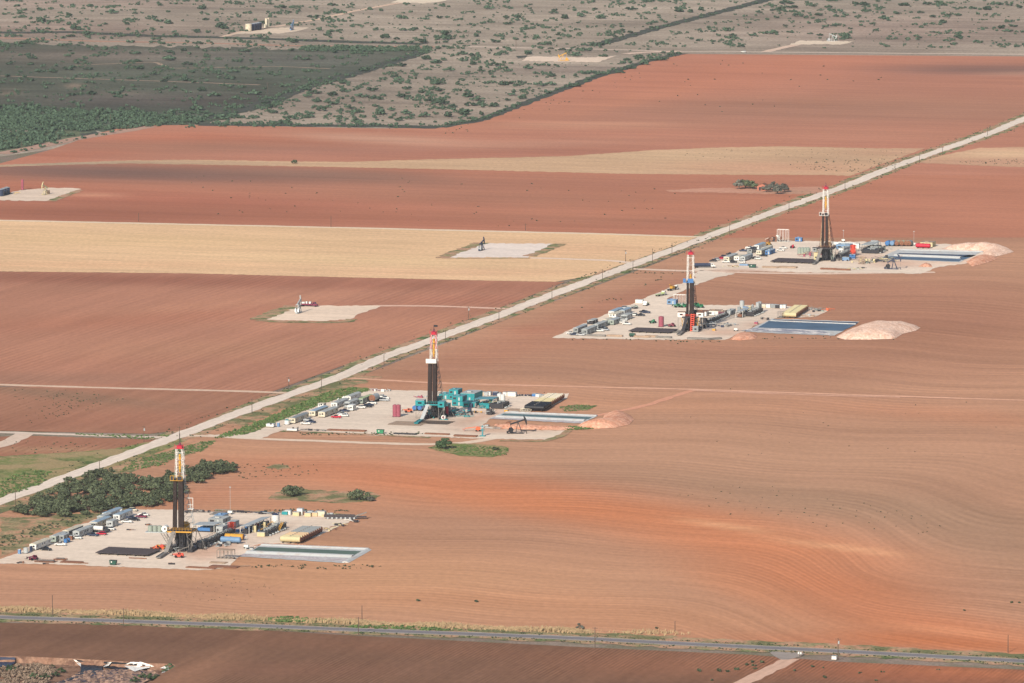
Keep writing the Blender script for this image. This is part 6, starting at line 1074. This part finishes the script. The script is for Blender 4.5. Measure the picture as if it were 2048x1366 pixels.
HAND += [q2(x,y) for x, y in [(350,100),(580,100),(440,165),(270,215),(480,240),(870,45),(1040,95),(985,135),(1110,45),(1250,70),(1400,90),(1310,100),(1650,175),(1810,135),(1530,100),(1030,225),(905,240),(600,225),(620,190),(800,205),(1145,215),(1200,255),(1300,285),(1430,290),(1525,255),(955,310),(1105,310),(725,310),(790,325),(600,345),(780,370),(900,375),(635,408),(830,410),(155,408),(357,380),(510,340),(560,360),(325,447),(565,485),(1105,395),(1440,425),(1230,440),(1060,480),(1170,495),(1230,490),(960,490),(395,515),(185,525),(120,560),(370,560),(195,570),(740,560),(520,590),(600,600),(760,610),(800,580),(910,615),(1010,550),(1070,570),(1210,540),(300,640),(100,650),(90,710),(230,660),(350,700),(390,660),(495,675),(640,675),(720,660),(830,665),(660,620),(585,525),(475,535),(30,530),(20,480),(75,570),(1680,345),(1760,330),(1850,345),(1700,395),(1780,370),(1640,420),(1375,500),(1890,345),(1540,325),(1380,320),(1975,60),(1640,20),(1700,50)]]
HAND += [q3(x,y) for x, y in [(590,55),(670,40),(470,70),(630,15),(880,40),(980,85),(1050,20),(1740,45),(1650,85),(1500,95),(1960,25),(2020,40),(1900,20),(870,155),(320,205),(545,195),(440,205),(1010,165),(1290,75),(1560,130),(1220,105),(820,85),(755,100),(530,25),(60,65),(1340,25),(1470,20),(1540,20),(1835,50),(1980,150),(1910,160),(1650,215),(1950,180),(1430,70),(700,90),(570,100),(830,205),(1090,25)]]
BV = {}
def small(k, lm): return tree_proto(50+k, 'bush', 8+k, 26, 3.6, 4.0, .55, 50+k, lm)
def bushmesh(k):
    V, Fc = leaves(7+k, 24, 3.6, 4.2, .58, 70+k); return V, Fc
BM = []
for k in range(5):
    V, Fc = bushmesh(k); me = bpy.data.meshes.new('mesquite_bush'); me.from_pydata(V, [], Fc); me.update(); me.materials.append(LF2); BM.append(me)
def put_bush(u, v, s, label, group):
    o = bpy.data.objects.new('mesquite_bush', random.choice(BM)); COL.objects.link(o); x, y = P(u, v, .1); o.location = (x, y, .1); o.rotation_euler = (0,0,random.uniform(0,6.28)); o.scale = (s*random.uniform(.9,1.6), s*random.uniform(.9,1.5), s*random.uniform(.6,.9)); tag(o, label, 'bush', group)
def reg(u, v):
    if inpoly([u],[v],[(0,92),(850,99),(640,168),(420,245),(0,262)])[0]: return 'green mesquite bush on the dark burnt ground at the upper left'
    if v > 110 and u > 380: return 'green mesquite bush on the dry triangle between burnt ground and upper red field'
    if u < 700: return 'green mesquite bush on dry scrubland beyond the dark gully, upper left'
    if u < 1400: return 'green mesquite bush on dry scrubland in the upper middle, left of the fire break'
    return 'green mesquite bush on dry scrubland above the dirt track, upper right'
for u, v in HAND: l_ = reg(u, v); put_bush(u, v+3, random.uniform(1.0,1.55), l_, l_.replace('green mesquite bush','bushes'))
REG_N = 290-len(HAND)
def bad(u, v):
    if v < -20 or v > 255: return True
    if 880 < u < 1370 and v > float(np.interp(u, [880,960,1060,1180,1290,1362], [252,239,201,156,120,103])): return True
    for pl in [[(455,73),(490,58),(560,50),(625,54),(600,66),(480,72)],[(1040,123),(1060,111),(1250,104),(1360,100),(1360,112),(1195,127)],[(1530,106),(1590,80),(1720,80),(1690,92),(1560,106)],[(1180,96),(1545,-5),(1560,5),(1200,100)],[(780,8),(800,-5),(910,-5),(880,8)]]:
        if inpoly([u],[v],pl)[0]: return True
    if u > 1360 and v > 97: return True
    return False
n = 0
while n < REG_N:
    u, v = random.uniform(0,2048), random.uniform(0,250)
    if bad(u, v): continue
    dk = inpoly([u],[v],[(0,92),(850,99),(640,168),(420,245),(0,262)])[0]
    if dk and random.random() < .65: continue
    l_ = reg(u, v); put_bush(u, v, random.uniform(.6,1.1), l_, l_.replace('green mesquite bush','bushes')); n += 1
def merged(name, items, protos, m, label, k='stuff'):
    """one mesh of many low plants nobody could count"""
    Vs, Fs, o = [], [], 0
    for x, y, z, s, a in items:
        V, Fc = protos[random.randrange(len(protos))]; ca, sa = math.cos(a)*s, math.sin(a)*s
        W = np.empty_like(V); W[:, 0] = V[:, 0]*ca-V[:, 1]*sa+x; W[:, 1] = V[:, 0]*sa+V[:, 1]*ca+y; W[:, 2] = V[:, 2]*s+z; Vs.append(W); Fs.append(Fc+o); o += len(V)
    V = np.concatenate(Vs); Fc = np.concatenate(Fs); me = bpy.data.meshes.new(name); me.vertices.add(len(V)); me.vertices.foreach_set('co', V.astype(np.float32).ravel())
    me.loops.add(Fc.size); me.loops.foreach_set('vertex_index', Fc.ravel().astype(np.int32)); me.polygons.add(len(Fc)); me.polygons.foreach_set('loop_start', np.arange(0, Fc.size, Fc.shape[1], dtype=np.int32)); me.update(calc_edges=True); me.materials.append(m)
    ob = bpy.data.objects.new(name, me); COL.objects.link(ob); ob['kind'] = k; ob['label'] = label; return ob
def lowp(n_cl, n_leaf, rx, rz, size, seeds): return [(np.array(V), np.array(Fc)) for V, Fc in (leaves(n_cl, n_leaf, rx, rz, size, s) for s in seeds)]
P_S = lowp(5, 16, 3.0, 3.0, .75, range(200, 206)); P_T = lowp(3, 12, 1.2, 1.0, .35, range(210, 215)); P_W = lowp(4, 14, 1.6, 1.4, .4, range(220, 225))
items = []
def patchy(u, v): return .5+.5*math.sin(u*.021+v*.09+1)*math.sin(u*.013-v*.13)+.35*math.sin(u*.05+v*.2)
for _ in range(11000):
    u, v = random.uniform(-60,2110), random.uniform(-60,256)
    if bad(u, max(v, -19)): continue
    dk = inpoly([u],[v],[(-60,92),(850,99),(640,168),(420,245),(-60,262)])[0]
    if random.random() > (.30 if dk else .42)*(.4+patchy(u, v)): continue
    x, y = P(u, v, .1); items.append((x, y, .1, random.choice([.2,.25,.3,.4,.5,.7,.95]), random.random()*6.28))
    if random.random() < .22:
        for _k in range(random.randrange(3, 9)): items.append((x+random.gauss(0,6), y+random.gauss(0,12), .1, random.uniform(.25,1.0), random.random()*6.28))
# thick scrub at the upper left
for _ in range(2600):
    u, v = random.uniform(-60,420), random.uniform(200,305)
    if inpoly([u],[v],[(-60,212),(60,214),(160,222),(300,228),(420,238),(400,246),(250,258),(160,263),(-60,260)])[0] or inpoly([u],[v],[(-60,265),(120,264),(150,270),(100,285),(30,298),(-60,306)])[0] or (random.random() < .12 and inpoly([u],[v],[(-60,195),(250,215),(200,240),(-60,220)])[0]):
        x, y = P(u, v, .1); items.append((x, y, .1, random.uniform(.6,1.25), random.random()*6.28))
for _ in range(420):
    u = random.uniform(600,860); v = 98+random.uniform(-4,5)-(u-860)*.0; 
    if random.random() < .8: x, y = P(u, v, .1); items.append((x, y, .1, random.uniform(.5,1.0), random.random()*6.28))
for (ua,va,ub,vb,w_,n_) in [(880,254,1362,108,2,150),(0,64,850,88,2,90),(400,240,850,103,2.5,110),(1190,91,1540,0,1.6,50),(420,249,880,254,3,150),(1240,128,1340,110,5,50),(0,312,300,250,2,40)]:
    for _ in range(n_):
        t_ = random.random(); u = ua+(ub-ua)*t_; v = va+(vb-va)*t_
        if ua == 880: v = np.interp(u, [880,960,1060,1180,1290,1362], [255,241,203,158,124,107])
        x, y = P(u+random.gauss(0,w_*2), v+random.gauss(0,w_*.6)-1, .1); items.append((x, y, .1, random.choice([.2,.3,.3,.4,.6,.9]), random.random()*6.28))
merged('scrub', items, P_S, LF2, 'low scrub dotted over the plain beyond the red fields')
# weeds: dark tufts on fields, verges
items = []
def weeds(poly, n, s0, s1):
    us = [p[0] for p in poly]; vs_ = [p[1] for p in poly]; k = 0
    while k < n:
        u, v = random.uniform(min(us), max(us)), random.uniform(min(vs_), max(vs_))
        if inpoly([u],[v],poly)[0]: x, y = P(u, v, .12); items.append((x, y, .12, random.uniform(s0, s1), random.random()*6.28)); k += 1
weeds([(380,352),(700,352),(1350,380),(1400,460),(700,450),(360,430)], 75, .35, .8); weeds([(1350,120),(1700,115),(1800,150),(1500,240),(1300,200)], 26, .5, 1.0); weeds([(880,262),(1200,170),(1360,120),(1350,140),(1100,220),(900,275)], 40, .4, .9)
weeds([(1320,980),(1500,960),(1900,1040),(1860,1070),(1500,1045)], 90, .15, .5); weeds([(1150,620),(1330,560),(1390,480),(1450,470),(1240,600)], 36, .4, .9); weeds([(20,780),(180,780),(260,800),(60,850)], 130, .2, .6); weeds([(10,880),(250,888),(200,900),(20,910)], 60, .2, .6)
weeds([(400,1165),(520,1150),(560,1200),(300,1215),(330,1195)], 60, .1, .35); weeds([(1560,330),(1600,318),(1800,318),(1800,345),(1640,345)], 110, .3, .8); weeds([(1340,300),(1850,296),(1800,315),(1350,320)], 90, .2, .5); weeds([(1960,320),(2048,318),(2048,330),(1900,326)], 50, .3, .7); weeds([(480,925),(640,930),(640,950),(470,960)], 70, .2, .6); weeds([(0,1075),(120,1040),(240,1020),(100,1060),(0,1105)], 130, .3, .9)
weeds([(1000,730),(2048,800),(2048,900),(1200,1000)], 30, .2, .5); weeds([(1480,1320),(1540,1325),(1500,1360),(1420,1362)], 8, .8, 1.4); weeds([(1600,1330),(1900,1340),(1800,1366),(1560,1366)], 8, .5, 1.0)
for u, v, s in [(838,1203,1.5),(955,1204,1.5),(1315,1258,1.2),(2025,1206,1.2),(1930,1222,1.0),(1440,1343,1.6),(1400,1343,1.5),(1627,1335,1.3),(1651,1356,1.3),(2040,1206,1)]: x, y = P(u, v, .12); items.append((x, y, .12, s*.8, 0))
for u0, u1, v, n_ in [(500,620,1133,26),(560,735,1137,14),(660,760,1133,16),(530,700,1022,60),(600,860,868,80),(1340,1440,684,20),(1140,1340,680,12),(1240,1400,553,0),(1180,1400,545,30),(1520,1800,676,30)]:
    for _ in range(n_): x, y = P(random.uniform(u0,u1), v+random.gauss(0,1.3), .12); items.append((x, y, .12, random.uniform(.25,.75), 0))
W3 = [Vector(P(*p)) for p in MAIN]
for i in range(len(W3)-1):
    d = W3[i+1]-W3[i]; L_ = d.length; d.normalize(); nr = Vector((-d.y, d.x))
    for _ in range(int(L_/3.2)): q = W3[i]+d*random.uniform(0,L_)+nr*random.choice([-1,1])*abs(random.gauss(10.5,2.8)); items.append((q.x, q.y, .12, random.uniform(.2,.75), 0))
W4 = [Vector(P(*p)) for p in PAVED]
for i in range(len(W4)-1):
    d = W4[i+1]-W4[i]; L_ = d.length; d.normalize(); nr = Vector((-d.y, d.x))
    for _ in range(int(L_/.55)): q = W4[i]+d*random.uniform(0,L_)+nr*(random.gauss(8.5,1.5) if random.random() < .5 else -random.gauss(8.8,1.6)); items.append((q.x, q.y, .12, random.uniform(.15,.6), 0))
merged('weeds', items, P_T, LF, 'dark weed tufts scattered over fields and road verges')
items = []
weeds([(430,877),(455,866),(500,850),(545,832),(600,806),(650,786),(705,775),(742,781),(640,810),(560,842),(500,868)], 900, .3, .8); weeds([(260,925),(400,885),(435,880),(400,905),(350,915),(330,930),(240,945)], 500, .2, .6); weeds([(860,896),(905,890),(1018,897),(1010,912),(940,910),(890,904)], 300, .2, .6); weeds([(1125,855),(1170,852),(1215,850),(1216,855),(1160,860),(1130,860)], 260, .3, .7)
weeds([(0,960),(60,940),(100,945),(90,965),(40,985),(0,995)], 260, .3, .8); weeds([(530,1238),(570,1234),(610,1238),(700,1245),(560,1245)], 200, .4, .9); weeds([(700,1252),(800,1252),(960,1262),(860,1262),(700,1256)], 160, .3, .7); weeds([(1118,814),(1150,810),(1195,812),(1180,820),(1130,824)], 120, .2, .5); weeds([(140,868),(360,872),(300,880),(180,872)], 100, .3, .6)
merged('green_weeds', items, P_W, leaf_mat('bright_foliage', (.085,.13,.045)), 'green weeds growing beside the pads and roads')
# tall golden grass behind the paved road
Vs = []; Fs = []
for _ in range(15000):
    u = random.betavariate(1,1)*1440-60
    vr = np.interp(u, [-60,0,247,700,1180,1400], [1219,1221,1229,1247,1266,1270]); dens = 1 if u < 1180 else .12
    if random.random() > dens*(.65+.35*math.sin(u*.045)): continue
    x, y = P(u, vr+random.gauss(-1,1.6), .1); h = random.uniform(.8,2.1)*(.75+.3*math.sin(u*.03)); w_ = random.uniform(.12,.3); a = random.uniform(-.5,.9); o = len(Vs)
    Vs += [(x-w_,y,.1),(x+w_,y+.1,.1),(x+w_*1.4+a,y+.3,h),(x-w_*.4+a,y+.2,h)]; Fs.append((o,o+1,o+2,o+3))
o = link_mesh('tall_grass', Vs, Fs, leaf_mat('golden_grass', (.235,.165,.095), .3)); o['kind'] = 'stuff'; o['label'] = 'tall golden grass along the far side of the paved road'
# ---------------------------------------------------------------- the old pit at the lower left
PZ = -2.4
rim = [P(*p, 0) for p in densify(QUARRY, 12)]; floor_ = []
cx = sum(p[0] for p in rim)/len(rim); cy = sum(p[1] for p in rim)/len(rim)
V = [(x, y, .14) for x, y in rim]; n = len(rim)
for x, y in rim: d = math.hypot(x-cx, y-cy); k = max(0, 1-3.2/d); V.append((cx+(x-cx)*k+R3(-.5,.5), cy+(y-cy)*k+R3(-.5,.5), PZ))
clay = patch_mat('pit_clay', [alb(180,136,112,k=2.3), alb(130,98,84,k=2.3), alb(196,154,128,k=2.3)], (1/8, 1/4)); o = link_mesh('pit_wall', V, [(i, (i+1) % n, n+(i+1) % n, n+i) for i in range(n)], clay); o['kind'] = 'structure'
fl = [(v[0], v[1]) for v in V[n:]]; r = delaunay_2d_cdt([Vector(p) for p in fl], [(i, (i+1) % n) for i in range(n)], [list(range(n))], 1, 1e-3)
o = link_mesh('pit_floor', [(p.x, p.y, PZ) for p in r[0]], r[2], clay); o['kind'] = 'structure'
RV = ([0,60,150,220,300,345], [1313,1314,1318,1322,1327,1328])
def lying(name, poly, z, m, kindv, lift=0, seed=0):
    """a crumpled sheet lying in the pit; poly in photograph positions at that height"""
    rr = random.Random(seed); b = densify(poly, 6); pts_ = list(b); us = [p[0] for p in b]; vs_ = [p[1] for p in b]; g = [(u, v) for u in np.arange(min(us), max(us), 5) for v in np.arange(min(vs_), max(vs_), 2.2)]; k = inpoly([p[0] for p in g], [p[1] for p in g], b); pts_ += [p for p, q in zip(g, k) if q]; nb = len(b)
    r_ = delaunay_2d_cdt([Vector(p) for p in pts_], [(i, (i+1) % nb) for i in range(nb)], [list(range(nb))], 1, 1e-3); V_ = []
    for p in r_[0]:
        zz = max(z, .12-(p.y-float(np.interp(p.x, *RV)))/4.4) if kindv else z
        x, y = P(p.x, p.y, zz); V_.append((x, y-(.7 if kindv else 0), zz+rr.uniform(0, lift)))
    return link_mesh(name, V_, r_[2], m)
streak = patch_mat('pit_streaks', [alb(196,158,134), alb(70,70,84), alb(150,122,106)], (1/4, 1/3), (.46, .54))
o = lying('eroded_pit_bed', [(170,1344),(250,1340),(300,1342),(320,1350),(290,1366),(270,1380),(90,1380),(140,1356)], PZ+.2, streak, 0, .9, 1); o['kind'] = 'structure'
tag(lying('pond_liner_sheet', [(152,1320),(172,1323),(205,1331),(204,1344),(170,1352),(108,1370),(105,1368),(150,1352),(162,1342),(160,1330)], PZ+.3, M['black'], 1, .4, 2), 'torn black liner sheet sagging across the old pit', 'liner sheet')
tag(lying('pond_liner_sheet', [(208,1323),(240,1324.5),(262,1326),(308,1332),(305,1336),(275,1343),(240,1339),(206,1335)], PZ+.3, M['black'], 1, .3, 3), 'black liner sheet behind the white tarpaulin in the old pit', 'liner sheet')
tag(lying('pond_liner_sheet', [(-40,1314),(31,1314.5),(30,1326),(16,1333),(-40,1334)], PZ+.3, M['navy'], 1, .2, 4), 'dark liner at the left edge of the old pit', 'liner sheet')
wt = mat('white_tarpaulin', alb(245,240,232,k=1.4), .5, 0, .04)
tag(lying('tarpaulin', [(247,1331),(262,1324.5),(286,1324.5),(300,1330),(309,1333),(285,1338),(270,1343),(258,1337)], PZ+.9, wt, 1, .3, 5), 'big white tarpaulin spread in the old pit at the lower left', 'tarpaulin'); tag(lying('tarpaulin', [(147,1319),(153,1321),(162,1327),(162,1333),(157,1329)], PZ+.9, wt, 1, .2, 6), 'narrow white tarpaulin strip at the left end of the black liner', 'tarpaulin')
tag(lying('tarpaulin', [(206,1334),(213,1326),(224,1324),(217,1331)], PZ+.9, wt, 1, .2, 7), 'small white tarpaulin scrap in the middle of the old pit', 'tarpaulin'); tag(lying('tarpaulin', [(320,1336),(336,1331),(339,1340),(322,1347),(332,1338)], PZ+.9, wt, 1, .3, 8), 'crumpled white scrap among bushes at the right of the old pit', 'tarpaulin')
items = []
brush = lowp(6, 30, 2.2, 2.2, .22, range(300, 304))
for _ in range(420):
    u, v = R3(-40,108), R3(1330,1380)
    if inpoly([u],[v],[(-40,1344),(10,1340),(60,1332),(105,1334),(118,1344),(100,1358),(90,1380),(-40,1380)])[0]: x, y = P(u, v, PZ); items.append((x, y, PZ, R3(.4,1.1), R3(0,6)))
merged('dry_brush', items, brush, leaf_mat('dry_brush', (.20,.145,.105)), 'dry brown brush filling the left of the old pit')
for k, (u, v, s) in enumerate([(24,1344,1.1),(16,1338,.7),(104,1336,.6),(122,1346,.9),(112,1354,.9),(90,1360,1.1),(66,1358,1.0),(352,1333,.7),(340,1342,1.2),(332,1348,.9),(300,1362,1.2),(286,1358,1.0),(312,1360,.9),(270,1366,1.0)]):
    inst('pitb', tree_proto(90,'bush',9,46,2.6,3.0,.2,90,LFD), 'bush', f'green bush in the old pit, {["first","second","third","fourth","fifth","sixth","seventh","eighth","ninth","tenth","eleventh","twelfth","thirteenth","fourteenth"][sorted([24,16,104,122,112,90,66,352,340,332,300,286,312,270]).index(u)]} from the left', 'bush', u, v, None, k, PZ if u > 10 and u < 330 else PZ, s)
# ---------------------------------------------------------------- haze
hb = MB().box(-9000, 9000, -3000, 16000, -16, 530)
hm = bpy.data.materials.new('haze'); hm.use_nodes = True; n_ = hm.node_tree; n_.nodes.clear(); ou = n_.nodes.new('ShaderNodeOutputMaterial'); pv = n_.nodes.new('ShaderNodeVolumePrincipled')
pv.inputs['Color'].default_value = (.93, .95, 1, 1); pv.inputs['Density'].default_value = 1.5e-5; pv.inputs['Anisotropy'].default_value = .2
n_.links.new(pv.outputs[0], ou.inputs['Volume']); hz = link_mesh('haze', hb.v, hb.f, hm); hz['kind'] = 'stuff'; hz['label'] = 'thin pale haze in the air over the plain'
hz.display_type = 'WIRE'
